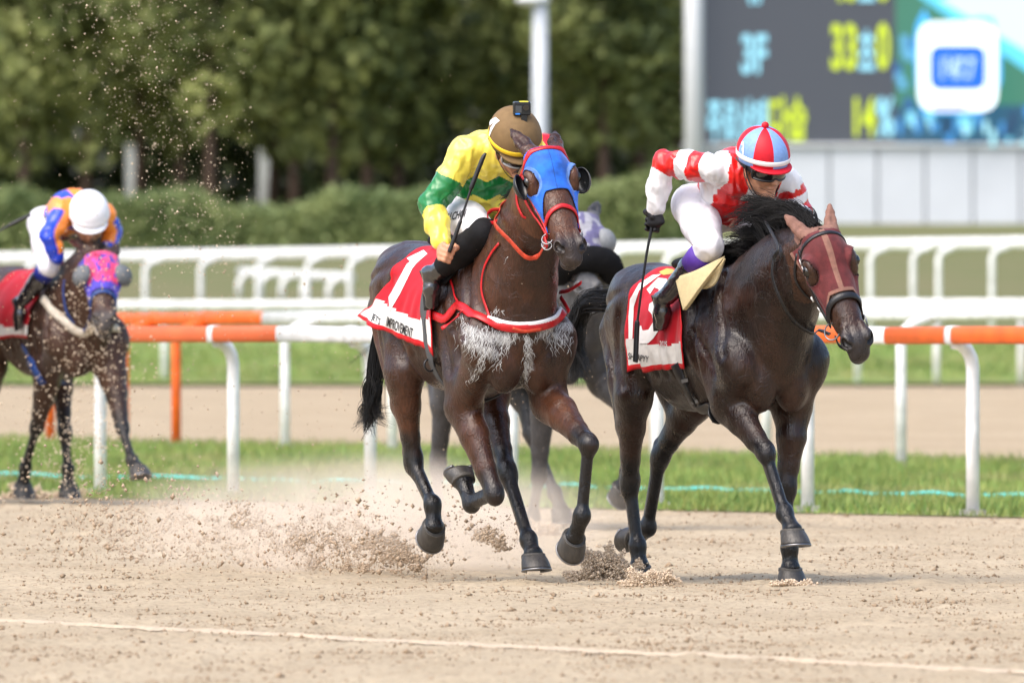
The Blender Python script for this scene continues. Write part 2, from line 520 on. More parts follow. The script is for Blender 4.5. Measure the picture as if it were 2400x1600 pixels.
# ------------------------------------------------------------------ horses
def coat_material(name, rough=.4, foam=False, dust=None):
    m = bpy.data.materials.new(name); m.use_nodes = True
    nt = m.node_tree; N, Lk = nt.nodes, nt.links; b = N['Principled BSDF']
    tc = N.new('ShaderNodeTexCoord')
    a = N.new('ShaderNodeAttribute'); a.attribute_name = 'coat'
    n = N.new('ShaderNodeTexNoise'); n.inputs['Scale'].default_value = 9; n.inputs['Detail'].default_value = 6; n.inputs['Roughness'].default_value = .62
    Lk.new(tc.outputs['Object'], n.inputs['Vector'])
    r = N.new('ShaderNodeMapRange'); r.inputs[1].default_value = .3; r.inputs[2].default_value = .7; r.inputs[3].default_value = .62; r.inputs[4].default_value = 1.3
    Lk.new(n.outputs['Fac'], r.inputs[0])
    mx = N.new('ShaderNodeMix'); mx.data_type = 'RGBA'; mx.blend_type = 'MULTIPLY'; mx.inputs[0].default_value = 1
    Lk.new(a.outputs['Color'], mx.inputs[6]); Lk.new(r.outputs[0], mx.inputs[7])
    col = mx.outputs[2]
    # short hair: fine streaks along the body
    mp = N.new('ShaderNodeMapping'); mp.inputs['Scale'].default_value = (1, 1, .22)
    Lk.new(tc.outputs['Object'], mp.inputs[0])
    hn = N.new('ShaderNodeTexNoise'); hn.inputs['Scale'].default_value = 110; hn.inputs['Detail'].default_value = 3
    Lk.new(mp.outputs[0], hn.inputs['Vector'])
    mn = N.new('ShaderNodeTexNoise'); mn.inputs['Scale'].default_value = 16; mn.inputs['Detail'].default_value = 4; mn.inputs['Distortion'].default_value = .8
    Lk.new(tc.outputs['Object'], mn.inputs['Vector'])
    b1 = N.new('ShaderNodeBump'); b1.inputs['Strength'].default_value = .6; b1.inputs['Distance'].default_value = .006; Lk.new(hn.outputs['Fac'], b1.inputs['Height'])
    vo = N.new('ShaderNodeTexVoronoi'); vo.feature = 'DISTANCE_TO_EDGE'; vo.inputs['Scale'].default_value = 7.5; vw = N.new('ShaderNodeVectorMath'); vw.operation = 'MULTIPLY_ADD'; vw.inputs[1].default_value = (.16, .16, .16); Lk.new(mn.outputs['Color'], vw.inputs[0]); Lk.new(tc.outputs['Object'], vw.inputs[2]); Lk.new(vw.outputs[0], vo.inputs['Vector'])
    vr = N.new('ShaderNodeMapRange'); vr.inputs[1].default_value = .0; vr.inputs[2].default_value = .045; vr.inputs[3].default_value = 1; vr.inputs[4].default_value = 0; vr.interpolation_type = 'SMOOTHSTEP'; Lk.new(vo.outputs['Distance'], vr.inputs[0])
    vg = N.new('ShaderNodeMath'); vg.operation = 'MULTIPLY'; Lk.new(vr.outputs[0], vg.inputs[0]); Lk.new(n.outputs['Fac'], vg.inputs[1])
    b0 = N.new('ShaderNodeBump'); b0.inputs['Strength'].default_value = .45; b0.inputs['Distance'].default_value = .006; Lk.new(vg.outputs[0], b0.inputs['Height']); Lk.new(b0.outputs[0], b1.inputs['Normal'])
    b2 = N.new('ShaderNodeBump'); b2.inputs['Strength'].default_value = .12; b2.inputs['Distance'].default_value = .016; Lk.new(mn.outputs['Fac'], b2.inputs['Height']); Lk.new(b1.outputs[0], b2.inputs['Normal'])
    Lk.new(b2.outputs[0], b.inputs['Normal'])
    hr = N.new('ShaderNodeMapRange'); hr.inputs[1].default_value = .3; hr.inputs[2].default_value = .7; hr.inputs[3].default_value = .72; hr.inputs[4].default_value = 1.25; Lk.new(hn.outputs['Fac'], hr.inputs[0])
    hm = N.new('ShaderNodeMix'); hm.data_type = 'RGBA'; hm.blend_type = 'MULTIPLY'; hm.inputs[0].default_value = 1; Lk.new(col, hm.inputs[6]); Lk.new(hr.outputs[0], hm.inputs[7]); col = hm.outputs[2]
    rr = N.new('ShaderNodeMapRange'); rr.inputs[1].default_value = .3; rr.inputs[2].default_value = .7; rr.inputs[3].default_value = rough - .12; rr.inputs[4].default_value = rough + .14
    Lk.new(n.outputs['Fac'], rr.inputs[0]); rout = rr.outputs[0]
    b.inputs['Specular IOR Level'].default_value = .40
    b.inputs['Sheen Weight'].default_value = .03
    b.inputs['Sheen Roughness'].default_value = .4
    if foam or dust:
        f = N.new('ShaderNodeAttribute'); f.attribute_name = 'foam'
        sp = N.new('ShaderNodeSeparateColor'); Lk.new(f.outputs['Color'], sp.inputs[0])
        mp2 = N.new('ShaderNodeMapping'); mp2.inputs['Scale'].default_value = (80, 80, 22) if foam else (60, 60, 60)
        Lk.new(tc.outputs['Object'], mp2.inputs[0])
        fn = N.new('ShaderNodeTexNoise'); fn.inputs['Scale'].default_value = 1.0; fn.inputs['Detail'].default_value = 6; fn.inputs['Distortion'].default_value = 2.0 if foam else .3
        fn.inputs['Roughness'].default_value = .7
        Lk.new(mp2.outputs[0], fn.inputs['Vector'])
        ad = N.new('ShaderNodeMath'); ad.operation = 'ADD'; Lk.new(fn.outputs['Fac'], ad.inputs[0]); Lk.new(sp.outputs[0], ad.inputs[1])
        st = N.new('ShaderNodeMapRange'); st.inputs[1].default_value = .98; st.inputs[2].default_value = 1.5; st.inputs[4].default_value = .8; st.interpolation_type = 'SMOOTHSTEP'
        Lk.new(ad.outputs[0], st.inputs[0])
        m2 = N.new('ShaderNodeMix'); m2.data_type = 'RGBA'; m2.inputs[7].default_value = (.74, .73, .72, 1) if foam else (*dust, 1)
        Lk.new(st.outputs[0], m2.inputs[0]); Lk.new(col, m2.inputs[6]); col = m2.outputs[2]
        b3 = N.new('ShaderNodeBump'); b3.inputs['Strength'].default_value = .6; b3.inputs['Distance'].default_value = .008
        Lk.new(st.outputs[0], b3.inputs['Height']); Lk.new(b2.outputs[0], b3.inputs['Normal']); Lk.new(b3.outputs[0], b.inputs['Normal'])
    Lk.new(rout, b.inputs['Roughness'])
    Lk.new(col, b.inputs['Base Color'])
    return m

M = {}
M['eye'] = mat('dark_eye', (.006, .004, .003), .04, .8)
M['hoof'] = mat('dark_hoof', (.030, .028, .026), .42, .5, noise=.5, nscale=45, col2=(.060, .053, .046), bump=.3, bscale=120, stretch=(1, 1, .2))
M['coronet'] = mat('grey_coronet', (.085, .078, .07), .6, .3, noise=.3, nscale=80)
M['steel'] = mat('steel', (.22, .22, .23), .35, .5, metal=1)
M['hair'] = mat('black_hair', (.0055, .005, .0055), .55, .22)
M['red_strap'] = mat('red_strap', srgb(190, 18, 26), .38, .5, noise=.25, nscale=40)
M['orange_rein'] = mat('orange_red_rein', srgb(196, 66, 40), .5, .4, noise=.35, nscale=50)
M['black_strap'] = mat('black_leather', (.011, .011, .013), .38, .5, noise=.3, nscale=50, bump=.2, bscale=200)
M['white_tape'] = mat('white_tape', (.75, .75, .74), .6)

def rot_about(v, ax, ang):
    ax = nz(ax)
    return v * math.cos(ang) + np.cross(ax, v) * math.sin(ang) + ax * (ax @ v) * (1 - math.cos(ang))

def hoof_mesh(cor, F, L, beta, s=1.17):
    """cor coronet centre; beta turns the ground face from flat (0) to facing backwards (90) and up (180)"""
    b = math.radians(beta); Z = V(0, 0, 1)
    dn = -math.cos(b) * Z - math.sin(b) * F
    t = math.cos(b) * F - math.sin(b) * Z
    lat = L
    nu = 32; rows = []
    top = cor - dn * .006 * s; sole = cor + dn * .066 * s + t * .026 * s
    for q in np.linspace(0, 1, 8):
        c = top + (sole - top) * q
        bulge = .004 * math.sin(q * math.pi)
        rt = (.046 + .022 * q + bulge) * s; rh = (.048 + .006 * q) * s; rl = (.045 + .018 * q + bulge) * s
        row = []
        for k in range(nu):
            ph = 2 * math.pi * k / nu
            cx = math.cos(ph); sx = math.sin(ph)
            fr_ = rt if cx > 0 else rh
            low = (1 - q) * (.014 if cx < 0 else .004) * s * abs(cx)
            row.append(c + t * fr_ * cx + lat * rl * sx + dn * low)
        rows.append(row)
    vs = np.array(rows).reshape(-1, 3)
    fs = grid_faces(nu, 8, True)
    bot = len(vs); vs = np.vstack([vs, [sole - dn * .014 * s], [top]])
    for k in range(nu):
        fs.append([7 * nu + k, 7 * nu + (k + 1) % nu, bot])
        fs.append([(k + 1) % nu, k, bot + 1])
    ringp = [top + dn * .012 * s + t * (.0505 if math.cos(p) > 0 else .0495) * s * math.cos(p) + lat * .0485 * s * math.sin(p) + dn * .010 * (math.cos(p) < 0) * abs(math.cos(p)) for p in np.linspace(0, 2 * math.pi, nu, endpoint=False)]
    pr = np.array(ringp); Tn = np.roll(pr, -1, 0) - np.roll(pr, 1, 0)
    band = tube(ringp, 0, 8, closed=True, flat=(.0085 * s, .0025 * s), lat=np.tile(dn, (nu, 1)))
    pts = np.array([sole + dn * .004 + t * (.060 if math.cos(p) > 0 else .052) * s * math.cos(p) + lat * .054 * s * math.sin(p) for p in np.radians(np.linspace(-138, 138, 26))])
    T = np.gradient(pts, axis=0); la = np.cross(T, dn)
    shoe = tube(pts, 0, 8, flat=(.011 * s, .0052 * s), lat=la)
    return (vs, fs), band, shoe

# hollows between the muscles of either flank, as (u, z) lines with depth and width
GROOVES = [([(-.20, 1.50), (-.12, 1.34), (-.05, 1.22), (.02, 1.12)], .014, .022), ([(-.44, 1.44), (-.38, 1.26), (-.34, 1.08), (-.28, .94)], .014, .026), ([(-.36, 1.24), (-.22, 1.12), (-.10, 1.03)], .010, .020),
           ([(-.26, 1.42), (-.20, 1.26), (-.14, 1.16)], .007, .018), ([(-.99, 1.36), (-.97, 1.18), (-.90, 1.03)], .016, .034), ([(-1.14, 1.32), (-1.17, 1.12), (-1.08, .96)], .009, .024), ([(-1.38, 1.34), (-1.37, 1.10), (-1.26, .92)], .012, .024),
           ([(-1.08, 1.46), (-1.25, 1.40), (-1.45, 1.34)], .007, .02)] + [([(u, 1.30), (u - .03, 1.16), (u + .01, 1.02)], .0045, .016) for u in (-.53, -.61, -.69, -.77)]

class Recorder:
    """keeps the modelling strokes so that they can be meshed at more than one resolution"""
    def __init__(s): s.ops = []
    def cap(s, *a, **k): s.ops.append(('cap', a, k))
    def ell(s, *a, **k): s.ops.append(('ell', a, k))
    chain = Field.chain
    def play(s, f):
        for n, a, k in s.ops: getattr(f, n)(*a, **k)

def build_horse(S):
    """S: frame, joints of the four legs, head placement and coat; returns the horse's Empty and what its tack needs"""
    fr = S['fr']; T = fr; L = fr.L; F = fr.F; Z = fr.Z
    zf, zr = S.get('zf', 0.), S.get('zr', 0.)
    def B(u, v, z):                                       # a point of the trunk, lifted front and rear as the stride does
        w = np.clip((u + 1.3) / 1.3, 0, 1)
        return fr(u, v, z + zr * (1 - w) + zf * w)
    h = S['h']
    poll = np.asarray(S['poll']); A = nz(S['A']); Nn = np.asarray(S['N'], float); Nn = nz(Nn - A * (Nn @ A)); Bl = np.cross(Nn, A)
    hs = S.get('hs', 1.0); wb = S.get('wb', 1.28); nc = S.get('nc', 1.12)
    hp = lambda a, b, c: poll + hs * (a * A + wb * b * Bl + nc * c * Nn)
    fd = Recorder()
    # trunk
    st = [(.02, 1.13, .155, .215), (-.16, 1.17, .205, .33), (-.45, 1.185, .235, .375), (-.80, 1.19, .265, .35), (-1.06, 1.245, .235, .285), (-1.30, 1.31, .215, .255), (-1.50, 1.25, .13, .19)]
    fd.chain([B(u, 0, z) for u, z, w, hh in st], [(w, hh) for u, z, w, hh in st], .06, L)
    # withers, back and croup line
    fd.cap(B(-.22, 0, 1.50), B(-.62, 0, 1.47), (.06, .09), (.08, .07), .07, L)
    for s in (-1, 1):
        fd.cap(B(-.98, s * .09, 1.43), B(-1.38, s * .075, 1.44), .10, .09, .06, L)         # gluteals
        fd.ell(B(-1.20, s * .16, 1.36), (.16, .085, .13), [F, L, Z], .06)
        fd.ell(B(-1.02, s * .19, 1.40), (.05, .04, .04), [F, L, Z], .06)                    # point of hip
    fd.cap(B(-1.47, 0, 1.42), B(-1.62, 0, 1.36), .05, .035, .05)                            # dock
    # legs
    segs = []
    for nm, s in (('RF', -1), ('LF', 1)):
        elb, knee, fet, cor, sole = [np.asarray(p) for p in S[nm]]
        shp = B(.005, s * .19, 1.08)
        fd.cap(B(-.30, s * .10, 1.47), B(-.06, s * .185, 1.12), (.065, .11), (.09, .12), .05, L)   # shoulder blade
        fd.cap(B(-.38, s * .17, 1.22), elb + V(0, 0, .03), (.07, .13), (.085, .10), .05, L)        # triceps
        fd.ell(shp, (.105, .10, .13), [F, L, Z], .035)
        fd.ell(B(.03, s * .088, 1.0), (.095, .088, .165), [F, L, Z], .018)                             # pectorals
        fd.cap(shp - V(0, 0, .03), elb, (.075, .10), (.07, .085), .045, L)
        n = nz(knee - elb); bk = nz(np.cross(L, n))
        lf = np.linalg.norm(knee - elb)
        p1 = elb + n * lf * .33 - bk * .012
        fd.chain([elb, p1, elb + n * lf * .72, knee - n * .03], [(.080, .100), (.070, .086), (.050, .061), (.044, .052)], .035, L)
        fd.cap(elb + n * .03 - bk * .04 + L * s * .02, elb + n * lf * .62 - bk * .02 + L * s * .012, .042, .02, .02)   # extensor
        fd.cap(elb + n * .04 + bk * .045 - L * s * .01, elb + n * lf * .7 + bk * .018, .04, .018, .02)                 # flexors
        fd.ell(knee, (.049, .054, .062), [L, bk, n], .022)
        fd.ell(knee + bk * .045 - n * .02, (.02, .02, .032), [L, bk, n], .018)
        m = nz(fet - knee); bk2 = nz(np.cross(L, m))
        fd.cap(knee + m * .03, fet - m * .02, (.0285, .0275), (.028, .027), .026, L)
        fd.cap(knee + m * .04 + bk2 * .036, fet - m * .015 + bk2 * .028, .0175, .02, .013)
        fd.ell(fet, (.042, .044, .046), [L, bk2, m], .02)
        fd.ell(fet + bk2 * .032 + m * .008, (.03, .022, .029), [L, bk2, m], .015)
        fd.cap(fet + m * .01, cor, (.034, .035), (.043, .043), .03, L)
        fd.ell(cor, (.049, .049, .024), [L, np.cross(nz(sole - cor), L), nz(sole - cor)], .02)
        segs += [(knee, fet, .055), (fet, cor, .06), (cor, sole, .09), (knee - n * .10, knee, .05)]
    for nm, s in (('RH', -1), ('LH', 1)):
        sti, hock, fet, cor, sole = [np.asarray(p) for p in S[nm]]
        hip = B(-1.22, s * .125, 1.27)
        n0 = nz(sti - hip)
        fd.cap(hip, sti, (.105, .19), (.078, .105), .06, L)
        fd.cap(B(-1.05, s * .15, 1.22), sti + V(0, 0, .02), (.055, .10), (.06, .07), .06, L)        # tensor to the stifle
        n = nz(hock - sti); lg = np.linalg.norm(hock - sti); bk = nz(np.cross(L, n))
        fd.cap(B(-1.50, s * .085, 1.24), sti + n * lg * .38 + bk * .07, (.075, .10), (.05, .06), .06, L)   # hamstrings
        fd.ell(sti, (.065, .075, .09), [L, bk, n], .05)
        fd.chain([sti, sti + n * lg * .35 + bk * .012, sti + n * lg * .72 + bk * .006, hock - n * .03], [(.074, .10), (.064, .086), (.044, .056), (.042, .052)], .045, L)
        poh = hock - n * .038 + bk * .066                                                                   # point of hock
        fd.cap(sti + n * lg * .45 + bk * .06, poh, .034, .021, .024)
        m = nz(fet - hock); bk2 = nz(np.cross(L, m))
        fd.cap(poh, hock + m * .07 + bk2 * .032, .025, .02, .022)
        fd.ell(hock, (.048, .058, .07), [L, bk, n], .025)
        fd.cap(hock + m * .03, fet - m * .02, (.032, .033), (.0295, .0285), .028, L)
        fd.cap(hock + m * .06 + bk2 * .037, fet - m * .015 + bk2 * .029, .0185, .0205, .013)
        fd.ell(fet, (.043, .045, .047), [L, bk2, m], .02)
        fd.ell(fet + bk2 * .033 + m * .008, (.03, .022, .03), [L, bk2, m], .015)
        fd.cap(fet + m * .01, cor, (.034, .035), (.043, .043), .03, L)
        fd.ell(cor, (.049, .049, .024), [L, np.cross(nz(sole - cor), L), nz(sole - cor)], .02)
        segs += [(hock, fet, .06), (fet, cor, .06), (cor, sole, .09), (hock - n * .12, hock, .055)]
    # neck
    nb = S.get('nb', B(-.12, 0, 1.27)); ntop = hp(.085, 0, -.085)
    mid = np.asarray(S['nmid'])
    ts = np.linspace(0, 1, 13)
    pts = [(1 - t) ** 2 * nb + 2 * t * (1 - t) * mid + t * t * ntop for t in ts]
    nw, nh = S.get('nw', 1.), S.get('nh', 1.)
    w_ = np.interp(ts, [0, .17, .33, .5, .67, .83, 1], [.185, .170, .150, .128, .110, .100, .094]) * nw
    h_ = np.interp(ts, [0, .17, .33, .5, .67, .83, 1], [.31, .275, .24, .21, .18, .155, .135]) * nh
    wr = list(zip(w_, h_))
    lat = [nz(L * (1 - t) + Bl * t) for t in np.linspace(0.05, .95, 12)]
    for i in range(12): fd.cap(pts[i], pts[i + 1], wr[i], wr[i + 1], .055, lat[i])
    for s in (-1, 1):                                     # the long muscle of the neck
        for i in range(2, 9): fd.cap(pts[i] + lat[i] * s * wr[i][0] * .45, pts[i + 1] + lat[i] * s * wr[i + 1][0] * .45, (wr[i][0] * .55, wr[i][1] * .5), (wr[i + 1][0] * .55, wr[i + 1][1] * .5), .05, lat[i])
    # head
    H = lambda c, r, k=.03, sub=False: fd.ell(hp(*c), np.array(r) * hs * np.array((1, wb, nc)), [A, Bl, Nn], k * hs, sub)
    H((.105, 0, -.005), (.13, .082, .085), .04)
    fd.cap(hp(.13, 0, -.005), hp(.54, 0, .004), (.078 * hs * wb, .068 * hs * nc), (.044 * hs * wb, .047 * hs * nc), .03, Bl)
    for s in (-1, 1):
        H((.205, s * .048, -.088), (.115, .034, .083), .03)
        H((.165, s * .083, .030), (.052, .024, .034), .022)
        H((.205, s * .080, .008), (.040, .022, .030), .02)
        fd.cap(hp(.21, s * .082, -.01), hp(.37, s * .054, -.004), .016 * hs, .011 * hs, .02)
        fd.cap(hp(.30, s * .05, -.06), hp(.47, s * .036, -.03), .028 * hs, .02 * hs, .03)
    fd.cap(hp(.25, 0, -.085), hp(.55, 0, -.04), (.046 * hs * wb, .05 * hs * nc), (.034 * hs * wb, .028 * hs * nc), .03, Bl)
    H((.565, 0, .004), (.066, .053, .052), .025)
    H((.618, 0, -.010), (.040, .041, .038), .022)
    for s in (-1, 1):
        H((.566, s * .042, .030), (.042, .025, .032), .014)
        fd.cap(hp(.50, s * .034, .036), hp(.56, s * .040, .040), .016 * hs, .018 * hs, .018)
    H((.607, 0, -.056), (.042, .034, .022), .014)
    for s in (-1, 1):
        H((.576, s * .053, .043), (.027, .013, .017), .006, True)
        H((.592, s * .042, .042), (.017, .012, .013), .006, True)
        H((.180, s * .108, .024), (.029, .022, .023), .010, True)
        H((.62, s * .03, -.036), (.05, .04, .0052), .006, True)
    H((.64, 0, -.037), (.04, .06, .0055), .006, True)
    # ears
    for s, tip in ((-1, S['earR']), (1, S['earL'])):
        base = hp(-.005, s * .052, .012); tp = hp(*tip)
        d = nz(tp - base); ln = np.linalg.norm(tp - base)
        sd_ = nz(np.cross(d, Nn))
        ew = S.get('earw', 1.)
        fd.chain([base - d * .02, base + d * ln * .38, base + d * ln * .72, tp], [(.036, .03), (.037 * ew, .024 * ew), (.024 * ew, .015 * ew), (.006, .006)], .022, sd_)
        face = nz(np.asarray(S.get('earface', Nn)) + Bl * s * .35)
        fd.chain([base + d * .03 + face * .026, base + d * ln * .45 + face * .024, base + d * ln * .85 + face * .011], [(.014, .013), (.019, .014), (.006, .006)], .01, sd_) if False else None
        for t, r_ in ((.3, .021), (.45, .022), (.62, .016)):
            fd.ell(base + d * ln * t + face * .033 * ew, (ln * .14, r_ * ew, .02 * ew), [d, sd_, np.cross(d, sd_)], .008, True)
    coarse = Field(fr.O, fr.ax, S['lo'], S['hi'], h); fd.play(coarse)
    P, Q = coarse.mesh(); del coarse
    P = smooth_mesh(P, Q, 2, .45)
    if S.get('hfine'):
        # the head and the top of the neck are meshed again, finer; the two skins overlap by 1 cm
        hc_ = [hp(a, b, c) for a in (-.26, .70) for b in (-.16, .16) for c in (-.22, .16)]
        q = np.array([fr.ax @ (p - fr.O) for p in hc_])
        fine = Field(fr.O, fr.ax, q.min(0), q.max(0), S['hfine']); fd.play(fine)
        P2, Q2 = fine.mesh(); P2 = smooth_mesh(P2, Q2, 2, .4); del fine
        def front(X):
            q = np.stack([(X - poll) @ A, (X - poll) @ Bl, (X - poll) @ Nn], 1) / hs
            return (q[:, 0] * .55 + q[:, 2] * 1.0 + .13) + .0 * q[:, 1]
        bl_, bh_ = q.min(0) + .03, q.max(0) - .03
        def near(X):
            c_ = (X - fr.O) @ fr.ax.T; return np.all((c_ > bl_) & (c_ < bh_), 1)
        d1, d2 = np.where(near(P), front(P), -1), front(P2)
        Q = Q[~np.all(d1[Q] > .012, 1)]; Q2 = Q2[np.all(d2[Q2] > -.002, 1)]
        Q2 = Q2 + len(P); P = np.vstack([P, P2]); Q = np.vstack([Q, Q2])
        used = np.unique(Q); mp_ = np.full(len(P), -1); mp_[used] = np.arange(len(used)); P = P[used]; Q = mp_[Q]
    NN = normals(P, Q)
    # muscles and veins under the thin skin
    rg = 1 - np.abs(fbm(P * np.array((6, 6, 5)) + 3 * fbm(P * 2.5, 2)[:, None] + S.get('seed', 0), 2) * 2.6 - 1)
    trunk = np.clip((P[:, 2] - .75) / .2, 0, 1) * (1 - np.clip(1 - np.abs(np.linalg.norm(P - hp(.3, 0, 0), axis=1) - 0) / .5, 0, 1) * .8)
    P = P + NN * (.017 * (rg - .55) * trunk)[:, None]
    bv0 = bvh_of(P, Q)
    for gpts, dep, wd in GROOVES:
        for s in (-1, 1):
            cv = spline([V(u, z, 0) for u, z in gpts], 12) if len(gpts) > 2 else np.array([V(u, z, 0) for u, z in gpts])
            sp = []
            for u, z, _ in cv:
                p0 = B(u, s * .7, z); l, n = cast(bv0, p0, -s * L, .7)
                if l is not None: sp.append(l)
            if len(sp) < 2: continue
            lo_, hi_ = np.min(sp, 0) - .12, np.max(sp, 0) + .12
            ix = np.where(np.all((P > lo_) & (P < hi_), 1))[0]
            if not len(ix): continue
            best = np.full(len(ix), 9.)
            for a_, b_ in zip(sp[:-1], sp[1:]): best = np.minimum(best, seg_dist(P[ix], a_, b_)[0])
            P[ix] -= NN[ix] * (dep * np.exp(-(best / wd) ** 2) - dep * .45 * np.exp(-((best - 2.1 * wd) / (wd * 1.2)) ** 2))[:, None]
    NN = normals(P, Q)
    bv = bvh_of(P, Q)
    # coat
    c_body, c_warm, c_dark = [np.array(c) for c in S['coat']]
    n1 = fbm(P * 3.1 + S.get('seed', 0), 4)[:, None]
    lc = np.stack([(P - fr.O) @ F, (P - fr.O) @ L, P[:, 2]], 1)
    col = c_body * (.75 + .5 * n1)
    def blend(c, k): 
        nonlocal col
        k = np.clip(k, 0, 1)[:, None]; col = col * (1 - k) + np.asarray(c) * k
    warm = np.clip((n1[:, 0] - .42) * 5, 0, 1) * .6
    for c, r_, k in S.get('warm', []):
        warm = np.maximum(warm, k * np.exp(-(np.linalg.norm((P - c) / r_, axis=1)) ** 2))
    blend(c_warm, warm)
    for a_, b_, r_ in segs:
        dd, tt = seg_dist(P, a_, b_)
        blend(c_dark, np.clip((r_ * 1.35 - dd) / (r_ * .5), 0, 1) * S.get('points', .95))
    ha = np.stack([(P - poll) @ A, (P - poll) @ Bl, (P - poll) @ Nn], 1) / (hs * np.array((1, wb, nc)))
    inhead = (ha[:, 0] > -.03) & (ha[:, 0] < .68) & (np.abs(ha[:, 1]) < .13) & (ha[:, 2] > -.2) & (ha[:, 2] < .14)
    blend(S.get('face', c_warm), inhead * .75)
    blend(S.get('muzzle', c_dark), inhead * np.clip((ha[:, 0] - .49 + .03 * (n1[:, 0] - .5)) / .06, 0, 1) * .9)
    blend((.30, .25, .22), inhead * np.clip((.014 - np.abs(ha[:, 2] + .034)) / .012, 0, 1) * (ha[:, 0] > .53) * .7 * S.get('lip', 1))
    for s in (-1, 1):
        blend((.006, .005, .005), inhead * np.clip((.024 - np.linalg.norm(ha - V(.582, s * .048, .043), axis=1)) / .01, 0, 1))
        blend(c_dark * .8, inhead * np.clip((.045 - np.linalg.norm(ha - V(.178, s * .095, .018), axis=1)) / .02, 0, 1) * .8)
    for fn in S.get('paint', []): fn(P, lc, ha, inhead, blend, n1[:, 0])
    foam = S['foam'](P, lc, n1[:, 0]) if 'foam' in S else np.zeros(len(P))
    if 'flock' in S: P = P + NN * S['flock'](P, ha, inhead)[:, None]
    root = empty(S['name'], fr(-.7, 0, 0))
    body = mesh_obj('body', P, Q, S['mat'], root, colors={'coat': col, 'foam': np.repeat(foam[:, None], 3, 1)})
    for s in (-1, 1):
        mesh_obj('eye', *ellipsoid(hp(.181, s * .0945, .028), .030 * hs, .0265 * hs, .027 * hs, [A, Bl, Nn], 24, 14), M['eye'], root)
    for nm in ('RF', 'LF', 'RH', 'LH'):
        cor = np.asarray(S[nm][3])
        (v, f), band, shoe = hoof_mesh(cor, F, L, S.get('sole', {}).get(nm, 0))
        ho = mesh_obj('hoof', v, f, M['hoof'], root)
        mesh_obj('coronet_band', *band, M['coronet'], ho)
        mesh_obj('horseshoe', *shoe, M['steel'], ho)
    R = dict(poll=poll, wb=wb, nc=nc, root=root, body=body, bvh=bv, hp=hp, A=A, B=Bl, N=Nn, fr=fr, T=B, hs=hs, neck=pts, nlat=lat, nrad=wr, nw=nw, nh=nh, P=P, Q=Q)
    return R

# ------------------------------------------------------------------ the four runners: picked joints
c1 = lambda x, y: (820 + .44655 * x, 200 + .44655 * y)
c2 = lambda x, y: (1320 + .44648 * x, 250 + .44648 * y)
c3 = lambda x, y: (800 + .41445 * x, 750 + .41445 * y)
c4 = lambda x, y: (1280 + .44637 * x, 750 + .44637 * y)
c5 = lambda x, y: (.51033 * x, 400 + .51033 * y)

f1 = Frame(1225, 83.5, 67)
f2 = Frame(1822, 83.9, 63)
J1 = lambda c, x, y, v: f1.J(*c(x, y), v)
J2 = lambda c, x, y, v: f2.J(*c(x, y), v)

bay = dict(coat=((.0275, .0100, .0054), (.088, .029, .0108), (.0060, .0055, .0058)))
LATHER = ((600, 1290, 830, 1330, 62, .75), (620, 1350, 760, 1400, 55, .72), (590, 1200, 640, 1280, 40, .5), (760, 1330, 880, 1290, 45, .6), (720, 1400, 650, 1540, 30, .55), (800, 1390, 770, 1480, 28, .5),
                                (1010, 1290, 1150, 1250, 60, .72), (1050, 1340, 1130, 1330, 55, .62), (1120, 1390, 1110, 1500, 32, .42), (935, 1320, 925, 1500, 24, .72), (925, 1480, 905, 1580, 18, .6), (880, 1300, 960, 1330, 30, .55),
                                (620, 1130, 640, 1200, 40, .42), (760, 1170, 810, 1220, 30, .5), (600, 1220, 1140, 1225, 20, .5), (790, 1010, 780, 1090, 16, .42), (840, 900, 790, 1000, 14, .36), (640, 1080, 630, 1150, 30, .34), (240, 1320, 290, 1390, 60, .42))
def foam1(P, lc, n):
    """white lather below the breastplate, running down the chest in streaks"""
    d = P[:, 1]; px = CX + P[:, 0] * FPX / d; py = HY + (CH - P[:, 2]) * FPX / d
    X = np.stack([(px - 820) / .44655, (py - 200) / .44655, px * 0], 1)
    wob = np.stack([fbm(P * 9 + 3, 3) - .47, fbm(P * 9 + 31, 3) - .47, px * 0], 1) * 120
    X = X + wob
    out = np.zeros(len(P))
    for x0, y0, x1, y1, w, k in LATHER:
        dd, t = seg_dist(X, V(x0, y0, 0), V(x1, y1, 0))
        out = np.maximum(out, 1.0 * k * np.clip(1.25 - dd / (w * 1.1), 0, 1))
    return out * (lc[:, 0] > -1.1) * (lc[:, 1] < .26)

S1 = dict(name='racehorse', fr=f1, h=.0095, hfine=.005, lo=(-1.85, -.5, -.02), hi=(1.0, .5, 2.4), zf=.10, zr=.11, mat=coat_material('bay_coat', .33, foam=True), **bay,
    RF=[J1(c3, 690, 500, -.17), J1(c3, 868, 985, -.13), J1(c3, 738, 1040, -.13), J1(c3, 692, 915, -.13), J1(c3, 662, 855, -.13)],
    LF=[J1(c3, 1175, 470, .17), J1(c3, 1400, 700, .15), J1(c3, 1362, 1100, .13), J1(c3, 1318, 1225, .12), J1(c3, 1297, 1325, .12)],
    RH=[f1(-1.0, -.19, 1.02), J1(c3, 408, 800, -.13), J1(c3, 515, 1035, -.12), J1(c3, 525, 1165, -.12), J1(c3, 520, 1262, -.12)],
    LH=[f1(-.80, .19, .92), J1(c3, 940, 860, .12), J1(c3, 1058, 1235, .12), J1(c3, 1085, 1325, .12), J1(c3, 1113, 1400, .12)],
    sole=dict(RF=150, LF=58, RH=62, LH=-8),
    poll=J1(c1, 1012, 352, -.02), A=(.150, -.33, -.55), N=(.22, -1, .4), hs=1.0,
    nmid=f1(.13, 0, 1.72), earR=(-.185, -.085, -.05), earL=(-.14, .082, -.05), seed=3, foam=foam1,
    face=(.085, .031, .013), muzzle=(.030, .023, .021))
